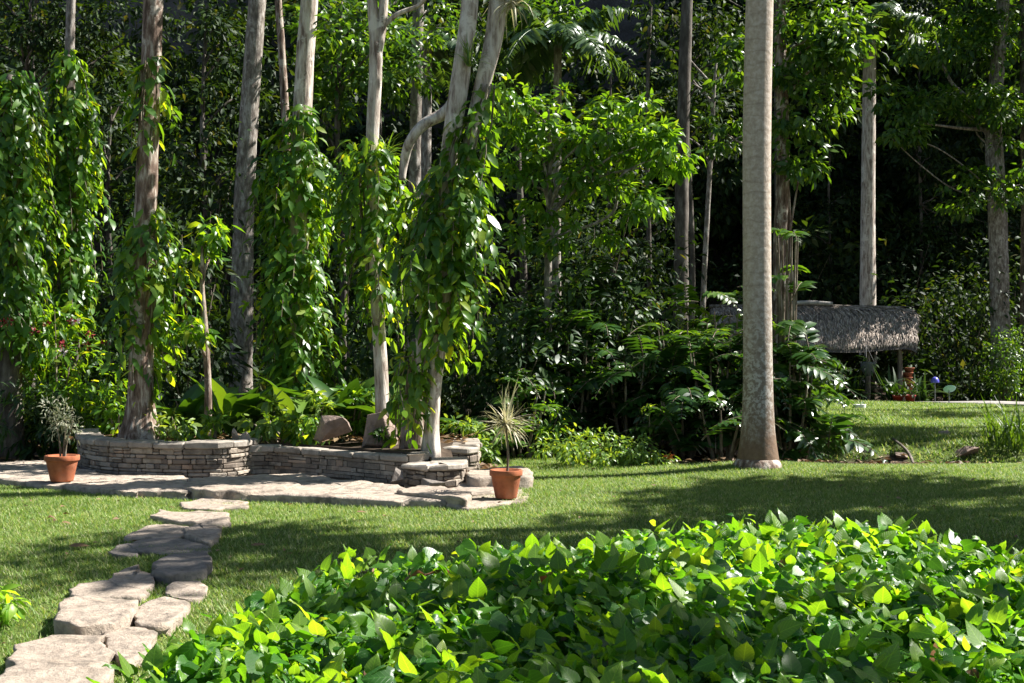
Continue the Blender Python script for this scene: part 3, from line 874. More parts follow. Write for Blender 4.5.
# --- trees of the raised bed
TB = 'trees standing in the raised bed'
T1 = tree('garden_tree', 'thick reddish flaky barked tree with a flared root in the tall stone wall', 'tree',
     [pp(141, 443, 16.1), pp(141, 425, 16.1), pp(141, 400, 16.1), pp(142, 340, 16.1), pp(144, 240, 16.1), pp(149, 120, 16.1), pp(153, 0, 16.1), pp(158, -120, 16.1), pp(160, -200, 16.1)],
     [.215, .18, .155, .145, .135, .125, .118, .10, .07], 'bark_red', [((-4.2, 16.5, 8.6), (2.0, 2, 1.0), 1500)], group=TB, flare=.6, sides=36, k=6, rough=.09, limbs=5)
T5 = tree('garden_tree', 'slender pale trunk rising behind the pointed rock, forked near the top', 'tree',
     [pp(382, 418, 16.3), pp(381, 370, 16.3), pp(377, 300, 16.3), pp(373, 200, 16.3), pp(373, 130, 16.3), pp(376, 60, 16.3), pp(372, 0, 16.3), pp(366, -80, 16.3)],
     [.088, .085, .082, .08, .082, .085, .06, .04], 'bark_white', [(pp(352, 40, 16.8), (.55, .5, .55), 120), ((-1.9, 16.8, 7.6), (1.7, 1.6, .8), 900)], group=TB, sides=20, limbs=4,
     extra=[([pp(376, 60, 16.3), pp(382, 25, 16.3), pp(385, -20, 16.3), pp(388, -90, 16.2)], [.07, .06, .055, .04]),
            ([pp(381, 28, 16.3), pp(398, 14, 16.3), pp(418, 6, 16.3), pp(430, -6, 16.2)], [.035, .03, .025, .02])])
T6 = tree('garden_tree', 'leaning double trunked pale tree heavily wrapped in vine at the wall end', 'tree',
     [pp(429, 462, 14.9), pp(431, 430, 14.9), pp(434, 385, 14.9), pp(441, 330, 14.9), pp(446, 250, 14.9), pp(447, 190, 14.9), pp(450, 150, 14.9), pp(457, 100, 14.9), pp(464, 50, 14.9), pp(470, 0, 14.9), pp(476, -90, 14.9)],
     [.105, .085, .082, .085, .09, .10, .105, .11, .105, .095, .06], 'bark_white', [((-.2, 15.3, 7.5), (1.6, 1.6, .8), 900)], group=TB, sides=22, limbs=4, flare=.35,
     extra=[([pp(446, 260, 14.95), pp(458, 200, 15), pp(470, 140, 15), pp(481, 90, 15), pp(492, 45, 15), pp(497, 8, 15), pp(502, -60, 15)], [.06, .07, .085, .095, .105, .11, .06]),
            ([pp(497, 12, 15), pp(507, 4, 15), pp(522, -4, 14.9)], [.09, .07, .045]),
            ([pp(459, 95, 14.95), pp(446, 112, 15), pp(425, 124, 15), pp(411, 140, 15), pp(404, 162, 15.1), pp(402, 180, 15.1)], [.085, .075, .065, .06, .055, .04])])
mbx = MB(); mbx.tube([pp(414, 448, 15.3), pp(416, 415, 15.3), pp(419, 380, 15.3), pp(426, 320, 15.25), pp(436, 260, 15.1)], [.12, .10, .09, .08, .07], 18, .09)
mbx.build('trunk', M['bark_red'], T6)
T8 = tree('garden_sapling', 'thin reddish sapling stem beside the broad leaved plants', 'tree',
     [pp(207, 436, 16.4), pp(208, 390, 16.4), pp(205, 330, 16.4), pp(202, 285, 16.4), pp(202, 246, 16.4)], [.05, .045, .042, .03, .012], 'bark_red',
     [(pp(206, 325, 16.4), (.38, .35, .22), 150), (pp(203, 232, 16.4), (.42, .4, .22), 130), (pp(196, 260, 16.5), (.3, .3, .2), 50)], 'vine', leaf=.17, group=TB, sides=12, limbs=6)
T4 = tree('pale_tree', 'straight white trunk emerging above the tall vine column', 'tree',
     [pp(300, 440, 18.2), pp(299, 300, 18.2), pp(300, 160, 18.2), pp(303, 110, 18.2), pp(306, 50, 18.2), pp(310, 0, 18.2), pp(316, -110, 18.2)], [.16, .15, .135, .13, .125, .12, .07], 'bark_white',
     [((-2.6, 18.8, 9), (2.2, 2, 1.1), 1400)], limbs=5)
T2 = tree('grey_tree', 'straight grey trunk behind the broad leaved plants', 'tree',
     [pp(241, 400, 22), pp(241, 340, 22), pp(244, 200, 22), pp(250, 100, 22), pp(257, 0, 22), pp(262, -120, 22)], [.2, .19, .17, .155, .15, .09], 'bark_grey', [((-3.6, 22.5, 11), (2.4, 2, 1.3), 1500)], limbs=5)
T3 = tree('slim_tree', 'thin light brown trunk left of the white trunk', 'tree',
     [pp(290, 330, 24), pp(288, 200, 24), pp(285, 110, 24), pp(281, 40, 24), pp(278, -10, 24), pp(276, -100, 24)], [.085, .08, .075, .07, .065, .04], 'bark_red', None)
T7 = tree('pale_tree', 'short stretch of pale trunk seen under the curved grey branch', 'tree',
     [pp(414, 380, 24), pp(414, 250, 24), pp(415, 150, 24), pp(417, 60, 24), pp(419, -20, 24), pp(420, -110, 24)], [.13, .12, .11, .105, .1, .06], 'bark_grey',
     [(pp(408, 20, 24), (1.1, .9, 1.0), 300)], limbs=5)
T9 = tree('slim_tree', 'pinkish slim trunk above the vine covered mass', 'tree',
     [pp(66, 330, 22), pp(68, 150, 22), pp(70, 40, 22), pp(73, -40, 22), pp(74, -110, 22)], [.10, .09, .08, .07, .05], 'bark_grey', None)
T12 = tree('dark_tree', 'dark straight trunk with a sunlit edge behind the shrubs', 'tree',
     [pp(680, 400, 26), pp(681, 300, 26), pp(682, 180, 26), pp(685, 60, 26), pp(688, -20, 26), pp(690, -110, 26)], [.17, .15, .135, .125, .11, .07], 'bark_dark', [((4.4, 26.5, 12.5), (2.4, 2.2, 1.3), 1300)], limbs=4)
T13 = tree('slim_tree', 'slender leaning pale stem between the dark trunk and the palm', 'tree',
     [pp(700, 380, 27), pp(705, 260, 27), pp(711, 150, 27), pp(714, 90, 27), pp(717, 55, 27)], [.06, .055, .05, .04, .02], 'bark_grey', [(pp(708, 128, 27), (.9, .7, .7), 200), (pp(700, 60, 27), (1.0, .8, .5), 160)], 'forest', leaf=.2, limbs=6)

# --- vines
vine('climbing_vine', 'leafy vine wrapped round the thick reddish trunk', [pp(142, 372, 16.1), pp(143, 330, 16.1), pp(144, 260, 16.1), pp(146, 200, 16.1)], [.12, .42, .52, .22], 720, .175, seed=1)
vine('climbing_vine', 'small tuft of vine leaves high on the reddish trunk', [pp(147, 150, 16.0), pp(149, 110, 16.0), pp(150, 62, 16.0)], [.12, .34, .25], 110, .2, seed=2)
vine('climbing_vine', 'tall dense vine column round the white trunk', [pp(298, 400, 18.1), pp(296, 330, 18.1), pp(295, 240, 18.1), pp(297, 170, 18.1), pp(301, 110, 18.1)], [.44, .56, .58, .50, .2], 2900, .175, seed=3, lob=.42)
vine('climbing_vine', 'bushy vine crown round the slender pale trunk', [pp(372, 290, 16.3), pp(373, 240, 16.3), pp(374, 190, 16.3), pp(374, 145, 16.3)], [.10, .38, .56, .40], 800, .175, seed=4)
vine('climbing_vine', 'few vine leaves low on the slender pale trunk', [pp(378, 330, 16.2), pp(376, 305, 16.2), pp(374, 280, 16.2)], [.12, .36, .2], 60, .19, seed=5)
vine('climbing_vine', 'heavy hanging vine on the leaning double trunk', [pp(443, 332, 14.9), pp(447, 300, 14.9), pp(451, 260, 14.9), pp(452, 210, 14.9), pp(462, 165, 14.9)], [.10, .40, .56, .58, .34], 2100, .165, seed=6)
vine('climbing_vine', 'sunlit vine spray high on the double trunk', [pp(472, 160, 14.9), pp(480, 125, 14.9), pp(490, 85, 14.9)], [.25, .38, .15], 230, .17, 'sunny', seed=7)
vine('climbing_vine', 'vine leaves low round the double trunk foot', [pp(410, 420, 14.8), pp(414, 390, 14.8), pp(420, 350, 14.8)], [.22, .26, .3], 210, .16, seed=8)
VC = 'vine covered trees on the left'
def curtain(label, px, Y, tops, n, size, seed):
    path = [pp(px, y, Y) for y, _ in tops]; R = [r for _, r in tops]
    r = vine('vine_curtain', label, path, R, n, size, 'vine', group=VC, seed=seed, hang=1.2, lob=.4)
    t = MB(); t.tube([(path[0][0], Y, 0), *path], [.2] + [.15] * (len(path) - 1) + [.04], 14, .05)
    t.build('trunk', M['bark_dark'], r)
curtain('leftmost vine covered tree hanging to the flowering shrub', 10, 17.6, [(345, .38), (290, .5), (200, .52), (130, .45), (75, .3)], 3200, .165, 11)
curtain('second vine covered tree, its curtain ending in a rounded top', 68, 18.6, [(325, .22), (260, .36), (160, .42), (95, .38), (55, .2)], 2500, .175, 12)

# --- bromeliads and air plants
def tuft(name, label, p, n, length, mat, el=(.1, 1.3), group=None, tmpl=BLADE, wide=1.0, cat='plant'):
    root = thing(name, label, cat, p, group)
    a = RNG.uniform(0, 2 * pi, n); e = RNG.uniform(el[0], el[1], n)
    T = np.column_stack([np.cos(a) * np.cos(e), np.sin(a) * np.cos(e), np.sin(e)])
    L = Leaves(); L.add(np.array(p) + rnd(n, .02) * [1, 1, .3], T, UP + rnd(n, .15) - T * .3, length * RNG.uniform(.6, 1.1, n))
    V0 = tmpl[0].copy(); V0[:, 1] *= wide
    L.build('foliage', (V0, tmpl[1]), M[mat], root, curl=.5)
    return root
BR = 'air plants perched on the trunks'
tuft('air_plant', 'spiky air plant in the fork of the double trunk', pp(470, 66, 14.75), 46, .36, 'cover', (.2, 1.5), BR)
tuft('air_plant', 'spiky air plant on the slender trunk above its vine', pp(386, 158, 16.1), 40, .42, 'cover', (.1, 1.4), BR)
tuft('air_plant', 'drooping air plant on the cut branch stub at the top', pp(512, 4, 14.85), 60, .42, 'pale', (-1.3, 1.3), BR)

# --- understory tree with sunny layered leaves
tree('understory_tree', 'small tree with layered sunlit leaves and one arching branch', 'tree',
     [pp(549, 400, 19.5), pp(548, 300, 19.5), pp(549, 220, 19.5), pp(550, 160, 19.5), pp(548, 110, 19.5)], [.06, .055, .05, .04, .02], 'bark_grey',
     [(pp(540, 125, 19.5), (.9, .7, .22), 450), (pp(600, 140, 19.3), (.8, .7, .25), 487), (pp(655, 150, 19.0), (.55, .6, .28), 318), (pp(510, 100, 19.6), (.5, .6, .2), 225),
      (pp(580, 105, 19.7), (.6, .6, .2), 206), (pp(625, 110, 19.4), (.5, .5, .15), 187), (pp(560, 175, 19.4), (.7, .7, .25), 281), (pp(520, 165, 19.4), (.5, .6, .3), 187), (pp(670, 165, 18.9), (.3, .4, .2), 112), (pp(545, 205, 19.4), (.5, .6, .25), 168),
     (pp(600, 190, 19.2), (.7, .6, .25), 212), (pp(640, 200, 19.0), (.5, .6, .25), 162), (pp(580, 235, 19.2), (.6, .6, .25), 162), (pp(512, 235, 19.2), (.45, .5, .25), 137), (pp(655, 130, 19.1), (.5, .5, .2), 137)],
     'sunny', leaf=.175, limbs=14, sides=12, extra=[([pp(549, 215, 19.5), pp(575, 190, 19.4), pp(600, 176, 19.3), pp(640, 168, 19.1)], [.035, .03, .026, .014])])

# --- palm behind the understory tree
def small_palm(label, px, py_top, Y, r, fr, leaf, n, el, name='forest_palm', mat='palmleaf', start=0, bark='bark_grey'):
    base = (X(px, Y), Y, gz(X(px, Y), Y))
    root = thing(name, label, 'palm tree', base, 'palms in the forest')
    mb = MB(); top = pp(px + 2, py_top, Y)
    mb.tube([base, (base[0], Y, top[2] * .5), top], [r * 1.3, r, r * .85], 16, .03); mb.build('trunk', M[bark], root)
    L = Leaves(); rb = MB()
    for k in range(n):
        az = start + k * 2.399; e = RNG.uniform(*el)
        frond(L, rb, top, (cos(az) * cos(e), sin(az) * cos(e), sin(e)), fr * RNG.uniform(.85, 1.1), RNG.uniform(.7, 1.2), leaf, 30, dn=.6)
    rb.build('frond_ribs', M[mat], root); L.build('fronds', LANCE, M[mat], root)
    return root
small_palm('palm with arching fronds above the sunlit understory tree', 556, 42, 21.6, .08, 1.75, .5, 15, (-.1, 1.0))
small_palm('palm with drooping fronds behind the curved grey branch', 425, 45, 30, .14, 2.3, .6, 12, (-.2, 1.0), start=1)
small_palm('grey royal palm rising behind the thatched hut', 868, 25, 42, .23, 3.4, .8, 13, (-.3, .9), start=.5, bark='bark_white')

# --- tree behind the lawn palm
tree('leafy_tree', 'sunlit leafy tree with a reddish twisted trunk just behind the palm', 'tree',
     [(X(778, 21.5), 21.5, gz(X(778, 21.5), 21.5) - .1), pp(779, 330, 21.5), pp(780, 240, 21.5), pp(783, 170, 21.5), pp(782, 90, 21.5), pp(780, 20, 21.5), pp(785, -40, 21.5), pp(790, -120, 21.5)], [.14, .12, .11, .11, .10, .09, .07, .03], 'bark_red',
     [(pp(815, 25, 21.3), (0.87, .7, 0.58), 756), (pp(835, 60, 21.2), (0.58, .6, 0.46), 468), (pp(812, 110, 21.2), (0.64, .6, 0.46), 540), (pp(795, 160, 21.2), (0.46, .5, 0.41), 288), (pp(832, 10, 21.3), (0.58, .6, 0.35), 288), (pp(790, 60, 21.3), (0.58, .5, 0.58), 288),
      (pp(850, 30, 21.1), (0.29, .4, 0.35), 180), (pp(730, 60, 21.9), (0.58, .5, 0.46), 252), (pp(725, 130, 21.9), (0.46, .5, 0.46), 198), (pp(800, -70, 21.5), (1.39, 1.2, 0.81), 900)], 'mid', leaf=.18, limbs=16, sides=16,
     extra=[([pp(795, 300, 21.4), pp(790, 240, 21.4), pp(800, 170, 21.3)], [.025, .02, .015]), ([pp(786, 330, 21.6), pp(789, 230, 21.6), pp(786, 150, 21.5)], [.04, .035, .03])])
# hanging roots
# --- tree at right
tree('branching_tree', 'grey branching tree with glossy foliage near the right edge', 'tree',
     [(X(1003, 38.0), 38.0, gz(X(1003, 38.0), 38.0) - .1), pp(1000, 300, 38.0), pp(997, 200, 38.0), pp(994, 130, 38.0), pp(998, 60, 38.0), pp(1004, -10, 38.0), pp(1006, -110, 38.0)], [.33, .28, .255, .24, .2, .18, .1], 'bark_grey',
     [(pp(960, 100, 37.6), (1.65, 1, 0.44), 826), (pp(990, 110, 37.4), (1.27, 1, 0.51), 604), (pp(950, 50, 38.0), (1.52, 1, 0.76), 660), (pp(1010, 40, 38.0), (1.27, 1, 1.14), 715), (pp(975, 20, 38.5), (1.91, 1, 0.76), 715), (pp(975, 190, 37.5), (1.14, .8, 0.76), 550), (pp(1015, 170, 37.5), (0.76, .8, 1.14), 467),
      (pp(905, 110, 37.0), (0.89, .6, 0.38), 329), (pp(900, 135, 36.8), (0.76, .6, 0.32), 275), (pp(880, 95, 37.0), (0.51, .5, 0.38), 164), (pp(985, -60, 38.0), (2.54, 1.6, 1.52), 1927)], 'mid', leaf=.24, limbs=18, sides=16,
     extra=[([pp(994, 140, 38.0), pp(975, 105, 38.0), pp(950, 80, 38.0), pp(935, 40, 38.0)], [.09, .07, .05, .03]), ([pp(994, 130, 38.0), pp(960, 128, 37.5), pp(915, 122, 37.0)], [.07, .045, .02])])

# ------------------------------------------------------------ shrubs
def shrub(name, label, cat, px, Y, w, h, n, leaf, mat, tmpl=ELL, group=None, zb=None, depth=None, off=0, sig=.33, up=.8, droop=.45, stems=7, lift=.5, parts=None):
    x = X(px, Y); z = gz(x, Y) if zb is None else zb
    root = thing(name, label, cat, (x, Y, z), group)
    L = Leaves()
    cs = clump(L, (x, Y, z + h * lift), (w / 2, (depth or w) / 2, h * .5), n, leaf, droop, sig=sig, up=up)
    P = L.a[0][0]; P[:, 2] = np.maximum(P[:, 2], z + .03)
    L.build('foliage', tmpl, M[mat], root)
    mb = MB()
    for i in RNG.choice(len(cs), min(stems, len(cs)), replace=False):
        c = cs[i]
        mb.tube([(x + RNG.normal(0, .012), Y + RNG.normal(0, .012), z - .03), ((x + c[0]) / 2, (Y + c[1]) / 2, z + (c[2] - z) * .6), (c[0], c[1], max(c[2], z + .1))], [.018, .013, .006], 5, cap=False)
    mb.build('stems', M['bark_twig'], root)
    return root
US = 'shrubs in the shaded undergrowth'
shrubs = [
 ('dark glossy shrub left of the left pot', 18, 17.6, 1.3, 1.1, 420, .22, 'dark', LANCE),
 ('low dark shrub right behind the left pot', 62, 17.8, 1.1, 1.0, 330, .2, 'dark', ELL),
 ('yellowish green twiggy bush between the left pot and the reddish tree', 102, 17.4, .7, .9, 190, .15, 'vine', ELL),
 ('dark bush filling the gap left of the thick reddish tree', 112, 19.0, 1.5, 2.6, 520, .2, 'dark', ELL),
 ('tall dark bush between reddish tree and grey trunk', 190, 19.5, 1.6, 3.6, 700, .2, 'forest', ELL),
 ('feathery dark bush high left of the grey trunk', 200, 22.5, 2.0, 6.6, 800, .2, 'forest', ELL),
 ('dark bush behind the vine column and the slender trunk', 345, 20.5, 1.8, 3.6, 700, .2, 'dark', ELL),
 ('shady bush below the curved grey branch', 405, 19.6, 1.6, 3.0, 560, .2, 'dark', ELL),
 ('dark bush rising behind the yucca pot', 508, 18.6, 1.5, 2.3, 620, .2, 'dark', ELL),
 ('broad dark bush left of the sunlit ground cover', 555, 19.6, 2.0, 2.9, 900, .19, 'dark', ELL),
 ('dark mounded bush behind the sunlit ground cover', 610, 19.8, 2.0, 2.5, 900, .18, 'dark', ELL),
 ('yellowish touched bush under the understory tree', 640, 21.5, 2.2, 3.4, 800, .18, 'forest', ELL),
 ('tall dark bush under the arching palm fronds', 590, 23.5, 2.6, 4.6, 800, .22, 'forest', ELL),
 ('dark bush behind the dark straight trunk', 690, 24.5, 2.4, 2.4, 600, .2, 'forest', ELL),
 ('dark bush behind the big vine on the double trunk', 470, 21.5, 2.2, 4.6, 800, .2, 'dark', ELL),
 ('dark bush right of the leafy tree, beside the hut', 806, 30.0, 1.6, 1.3, 420, .2, 'dark', ELL),
 ('glossy bush below the branching tree at the right', 962, 39.5, 4.2, 5.0, 1500, .26, 'forest', ELL),
 ('rounded leafy column bush on the far path bend', 1004, 37.0, 1.5, 2.3, 900, .17, 'mid', ELL),
 ('dark bush closing the view behind the hut', 905, 46.0, 5.0, 5.0, 900, .3, 'forest', ELL),
 ('dark bush left of the hut roof end', 790, 45.0, 5.0, 5.5, 900, .3, 'forest', ELL),
 ('dark bush behind the hut path at the right edge', 1010, 44.0, 5.0, 5.0, 900, .3, 'forest', ELL),
]
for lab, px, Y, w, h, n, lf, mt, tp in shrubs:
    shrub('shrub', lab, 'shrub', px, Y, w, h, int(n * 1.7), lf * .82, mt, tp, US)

# flowering shrub with red and white blooms
fs_ = shrub('flowering_shrub', 'shrub with narrow leaves and scattered red and white flowers', 'shrub', 58, 17.9, 2.0, 1.9, 1500, .2, 'vine', LANCE, depth=1.2, lift=.62)
fo = np.array(fs_.location)
for px, py, c in [(9, 322, 'red'), (35, 332, 'red'), (76, 322, 'white'), (90, 334, 'red'), (62, 345, 'red'), (63, 353, 'white'), (87, 346, 'red'), (105, 344, 'red'), (3, 323, 'red'), (48, 326, 'red'), (72, 322, 'red')]:
    p = np.array(pp(px, py, 16.95)); n = 14
    L = Leaves(); d = norm(rnd(n) + UP * .4); L.add(p + d * .02, d, rnd(n), .06)
    L.build('flower', RH, M[c], fs_)
# broad leaved plants
def broad_plant(label, px, Y, zb, n, ln, el=(.5, 1.35), spread=.12, width=1.0, mat='broad'):
    x = X(px, Y)
    root = thing('broad_leaved_plant', label, 'plant', (x, Y, zb), 'broad leaved plants in the raised bed')
    a = np.arange(n) * 2.399 + RNG.uniform(-.3, .3, n); e = RNG.uniform(el[0], el[1], n)
    T = np.column_stack([np.cos(a) * np.cos(e), np.sin(a) * np.cos(e), np.sin(e)])
    P = np.array((x, Y, zb)) + np.column_stack([np.cos(a) * spread, np.sin(a) * spread, 0 * a])
    L = Leaves(); L.add(P, T, UP - T * .4 + rnd(n, .12), ln * RNG.uniform(.75, 1.1, n))
    V0 = BROAD[0].copy(); V0[:, 1] *= width
    L.build('leaves', (V0, BROAD[1]), M[mat], root, curl=.35)
broad_plant('broad leaved plant right of the thin reddish sapling', 232, 17.3, .33, 20, .95)
broad_plant('broad leaved plant below the tall vine column', 300, 17.1, .33, 20, .9)
broad_plant('broad leaved plant left of the slender pale trunk', 342, 17.2, .33, 22, 1.0)
broad_plant('broad leaved plant between slender trunk and vine tree', 398, 16.9, .33, 15, .8, width=1.2)
broad_plant('broad leaved plant in shade left of the reddish sapling', 182, 17.2, .33, 14, .8)
BU = 'low leafy plants in the raised bed'
for lab, px, Y, w, h, n, lf, mt in [
 ('low bushy plant right of the flared tree root', 178, 16.2, .75, .45, 220, .12, 'cover'),
 ('low leafy plant at the foot of the reddish sapling', 215, 15.9, .6, .42, 180, .12, 'vine'),
 ('glossy leafy plant where the two walls meet', 272, 16.2, .7, .55, 230, .14, 'cover'),
 ('leafy plant spilling over the low wall', 305, 15.9, .6, .5, 190, .13, 'vine'),
 ('light green plant left of the brown rock', 318, 16.4, .5, .8, 190, .13, 'cover'),
 ('fresh green plant behind the brown rock', 352, 17.0, .6, .9, 200, .13, 'vine'),
 ('small plant between the two rocks', 386, 15.3, .22, .28, 60, .1, 'dark'),
 ('twiggy plant on the far left of the bed', 118, 16.9, .6, .55, 130, .13, 'vine')]:
    shrub('bed_plant', lab, 'plant', px, Y, w, h, n, lf, mt, ELL, BU, zb=.33, stems=5)
# ground cover mounds
shrub('ground_cover', 'sunlit low mound of pale green ground cover beside the dark shrubs', 'ground cover', 597, 16.75, 1.75, .44, 1800, .085, 'cover', ELL, zb=.0, depth=1.3, sig=.22, stems=6, up=1.2)
shrub('ground_cover', 'lower right half of the sunlit ground cover, sloping to the orange bloom', 'ground cover', 640, 16.6, .8, .24, 560, .08, 'cover', ELL, zb=.0, depth=.9, sig=.25, stems=4, up=1.2)
shrub('ground_cover', 'light green bush behind the sunlit wall corner', 'ground cover', 474, 17.2, .9, .62, 460, .12, 'cover', ELL, zb=.0, depth=.8, sig=.3, stems=5)
shrub('ground_cover', 'small leafy sprig above the end of the ground cover mound', 'ground cover', 650, 17.6, .35, .9, 90, .09, 'cover', ELL, zb=.0, sig=.4, stems=4)
shrub('ground_cover', 'leafy upright sprigs behind the yucca pot', 'ground cover', 548, 18.2, 1.0, 1.0, 420, .1, 'vine', ELL, zb=.0, sig=.3, stems=5)

# pinnate leaved shrubs around the lawn palm
def pinnate(label, px, Y, h, n, ln, leaf, el=(-.1, 1.2), mat='glossy', zb=None, levels=3, w=.25):
    x = X(px, Y); z = gz(x, Y) if zb is None else zb
    root = thing('pinnate_shrub', label, 'shrub', (x, Y, z), 'feather leaved shrubs round the palm')
    L = Leaves(); rb = MB()
    for k in range(n):
        az = k * 2.399 + RNG.uniform(-.3, .3); e = RNG.uniform(*el)
        zz = z + h * RNG.uniform(.1, 1)
        b = np.array([x + RNG.normal(0, w), Y + RNG.normal(0, w), zz])
        frond(L, rb, b, (cos(az) * cos(e), sin(az) * cos(e), sin(e)), ln * RNG.uniform(.7, 1.15), RNG.uniform(.5, 1.2), leaf, 11, r=.01, dn=.25)
    for k in range(7):
        a = k * .9
        rb.tube([(x + cos(a) * .1, Y + sin(a) * .1, z - .05), (x + cos(a) * w, Y + sin(a) * w, z + h * .5), (x + cos(a) * w * 1.3, Y + sin(a) * w * 1.3, z + h * (.85 if zb is None else 1))], [.025, .02, .01], 6, cap=False)
    rb.build('stems', M['bark_twig'], root)
    L.build('fronds', ELL, M[mat], root, curl=.5)
pinnate('dark feather leaved shrub immediately left of the palm foot', 712, 18.5, 1.7, 46, 1.0, .30)
pinnate('glossy feather leaved shrub behind the palm, reaching the hut roof', 790, 17.9, 1.7, 46, .95, .30)
pinnate('lower feather leaved shrub beside the ground cover mound', 668, 19.3, 1.4, 34, .95, .28)
pinnate('sunlit feather leaved sprays over the dark shrubs', 690, 19.6, 2.2, 24, .9, .26, (.1, .9), 'mid', w=.4)
pinnate('dark feather leaved shrub spreading right of the palm foot', 792, 18.4, 1.0, 30, .9, .28)
pinnate('low glossy feather leaved clump just left of the palm foot', 722, 17.2, .8, 26, .9, .28, (0, 1.1))
pinnate('low glossy feather leaved clump right of the orange bloom', 684, 17.6, .9, 28, .9, .27, (0, 1.1))
pinnate('glossy feather leaved bush over the right half of the ground cover', 628, 18.9, 1.5, 34, 1.0, .27, (0, 1.1))
pinnate('glossy feather leaved bush over the left half of the ground cover', 572, 19.0, 1.9, 36, 1.0, .27, (0, 1.1))
pinnate('tall glossy feather leaved bush under the understory tree', 600, 20.4, 2.6, 40, 1.1, .28, (0, 1.1), 'dark')
pinnate('tall sunlit feather leaved bush left of the palm, hiding the hut roof end', 716, 20.6, 2.5, 34, .95, .26, (.1, 1.1), 'mid', w=.35)
pinnate('glossy arching fronds behind the yucca pot', 522, 18.0, 1.1, 16, .9, .24, (.1, 1.1), 'mid')
pinnate('sunlit climbing fronds on the reddish trunk behind the palm', 787, 18.4, 2.2, 16, .6, .26, (-.2, .9), 'mid', zb=.9, w=.12)
pinnate('dark feather leaved shrub left of the ground cover mound', 535, 18.9, 1.2, 30, .9, .24)

# grass tufts
GT = 'tall grass clumps along the ditch'
for lab, px, py, n, ln in [('tall grass clump on the ditch bank below the hut', 838, 440, 70, .75), ('bright tall grass clump at the right edge of the ditch', 1012, 455, 130, .85)]:
    Yp = 20.9
    p = (X(px, Yp), Yp, gz(X(px, Yp), Yp))
    root = thing('grass_clump', lab, 'grass', p, GT)
    a = RNG.uniform(0, 2 * pi, n); e = RNG.uniform(.9, 1.5, n)
    T = np.column_stack([np.cos(a) * np.cos(e), np.sin(a) * np.cos(e), np.sin(e)])
    sp = .08 if n < 100 else .22
    L = Leaves(); L.add(np.array(p) + rnd(n, sp) * [1, 1, 0], T, UP - T * .5 + rnd(n, .2), ln * RNG.uniform(.5, 1.1, n))
    L.build('foliage', BLADE, M['lushgrass'], root)
shrub('seedling', 'small bright green leafy plant on the lawn beside the stepping stones', 'plant', -4, 7.3, .26, .42, 60, .10, 'young', ELL, stems=4)

# ------------------------------------------------------------ foreground leafy mound
EDGE = [(-1.55, 3.2), (-1.56, 4.6), (-1.48, 5.2), (-1.14, 5.9), (-.6, 6.3), (0, 6.75), (.7, 7.1), (1.4, 7.2), (2.0, 6.9), (2.5, 6.3), (3.0, 6.0), (4.2, 5.6), (4.2, 2.6), (-1.55, 2.6)]
def edge_dist(x, y):
    d = np.full(np.shape(x), 9.0)
    for i in range(len(EDGE)):
        a = np.array(EDGE[i]); b = np.array(EDGE[(i + 1) % len(EDGE)])
        ab = b - a
        t = np.clip(((x - a[0]) * ab[0] + (y - a[1]) * ab[1]) / (ab @ ab), 0, 1)
        d = np.minimum(d, np.hypot(x - a[0] - t * ab[0], y - a[1] - t * ab[1]))
    return np.where(poly_in(x, y, EDGE), d, -d)
def mound_h(x, y):
    d = edge_dist(x, y)
    q = np.stack([x, y, 0 * x], -1)
    return .56 * sstep(d, -.12, .55) * (1 + .10 * wob(q, 1.1)) + .045 * wob(q + 9, 3.2)
mound = thing('leafy_mound', 'broad mound of glossy heart shaped leaves filling the front of the lawn', 'shrub', (1, 5, 0))
def scatter(n):
    out = []
    while sum(len(o) for o in out) < n:
        x = RNG.uniform(-2, 4.3, 4 * n); y = RNG.uniform(2.6, 7.4, 4 * n)
        k = edge_dist(x, y) > -.06
        out.append(np.stack([x[k], y[k]], -1))
    return np.concatenate(out)[:n]
def tilted(n, tilt, lean=(0, 0, 0)):
    a = RNG.uniform(0, 2 * pi, n)
    T = np.column_stack([np.cos(a), np.sin(a), RNG.normal(-.25, .3, n)])
    N = UP + rnd(n, tilt) + np.array(lean)
    return T, N
L = Leaves()
L2 = Leaves()
for n, dz, tl, sz, LL in ((17000, .02, .72, .077, L), (11000, -.08, .7, .084, L), (5000, -.2, .6, .12, L2)):
    q = scatter(n)
    q3 = np.column_stack([q, 0 * q[:, 0]])
    keep = RNG.uniform(0, 1, n) < .75 + .5 * wob(q3 * 1.0 + 4, 2.6)         # bushier and thinner spots
    q = q[keep]; q3 = q3[keep]; n = len(q)
    h = mound_h(q[:, 0], q[:, 1])
    # leaves of one shoot share a heading
    ang = 3.0 * wob(q3 * 1.0 + 20, 3.0) + RNG.normal(0, .9, n)
    T = np.column_stack([np.cos(ang), np.sin(ang), RNG.normal(-.35, .35, n)])
    N = UP + rnd(n, tl) + np.array([.25, -.05, 0])
    e = .05
    gx = (mound_h(q[:, 0] + e, q[:, 1]) - h) / e; gy = (mound_h(q[:, 0], q[:, 1] + e) - h) / e
    N = N - np.column_stack([gx, gy, 0 * gx]) * .8
    T = T + np.column_stack([-gx, -gy, -np.hypot(gx, gy) * .5]) * .5
    P = np.column_stack([q, np.maximum(h + dz * np.minimum(1, h * 2) + RNG.normal(0, .035, n), .03)])
    LL.add(P, T, N, sz * RNG.choice([.55, .75, .95, 1.1, 1.3], n) * RNG.uniform(.85, 1.15, n))
L.build('foliage', FINE, M['bed_vine'], mound, curl=.75, extra=True)
L2.build('inner_foliage', HEART, M['bed_vine'], mound, curl=.7, extra=True)
L = Leaves(); n = 3400
q = scatter(n); h = mound_h(q[:, 0], q[:, 1])
a = RNG.uniform(0, 2 * pi, n)
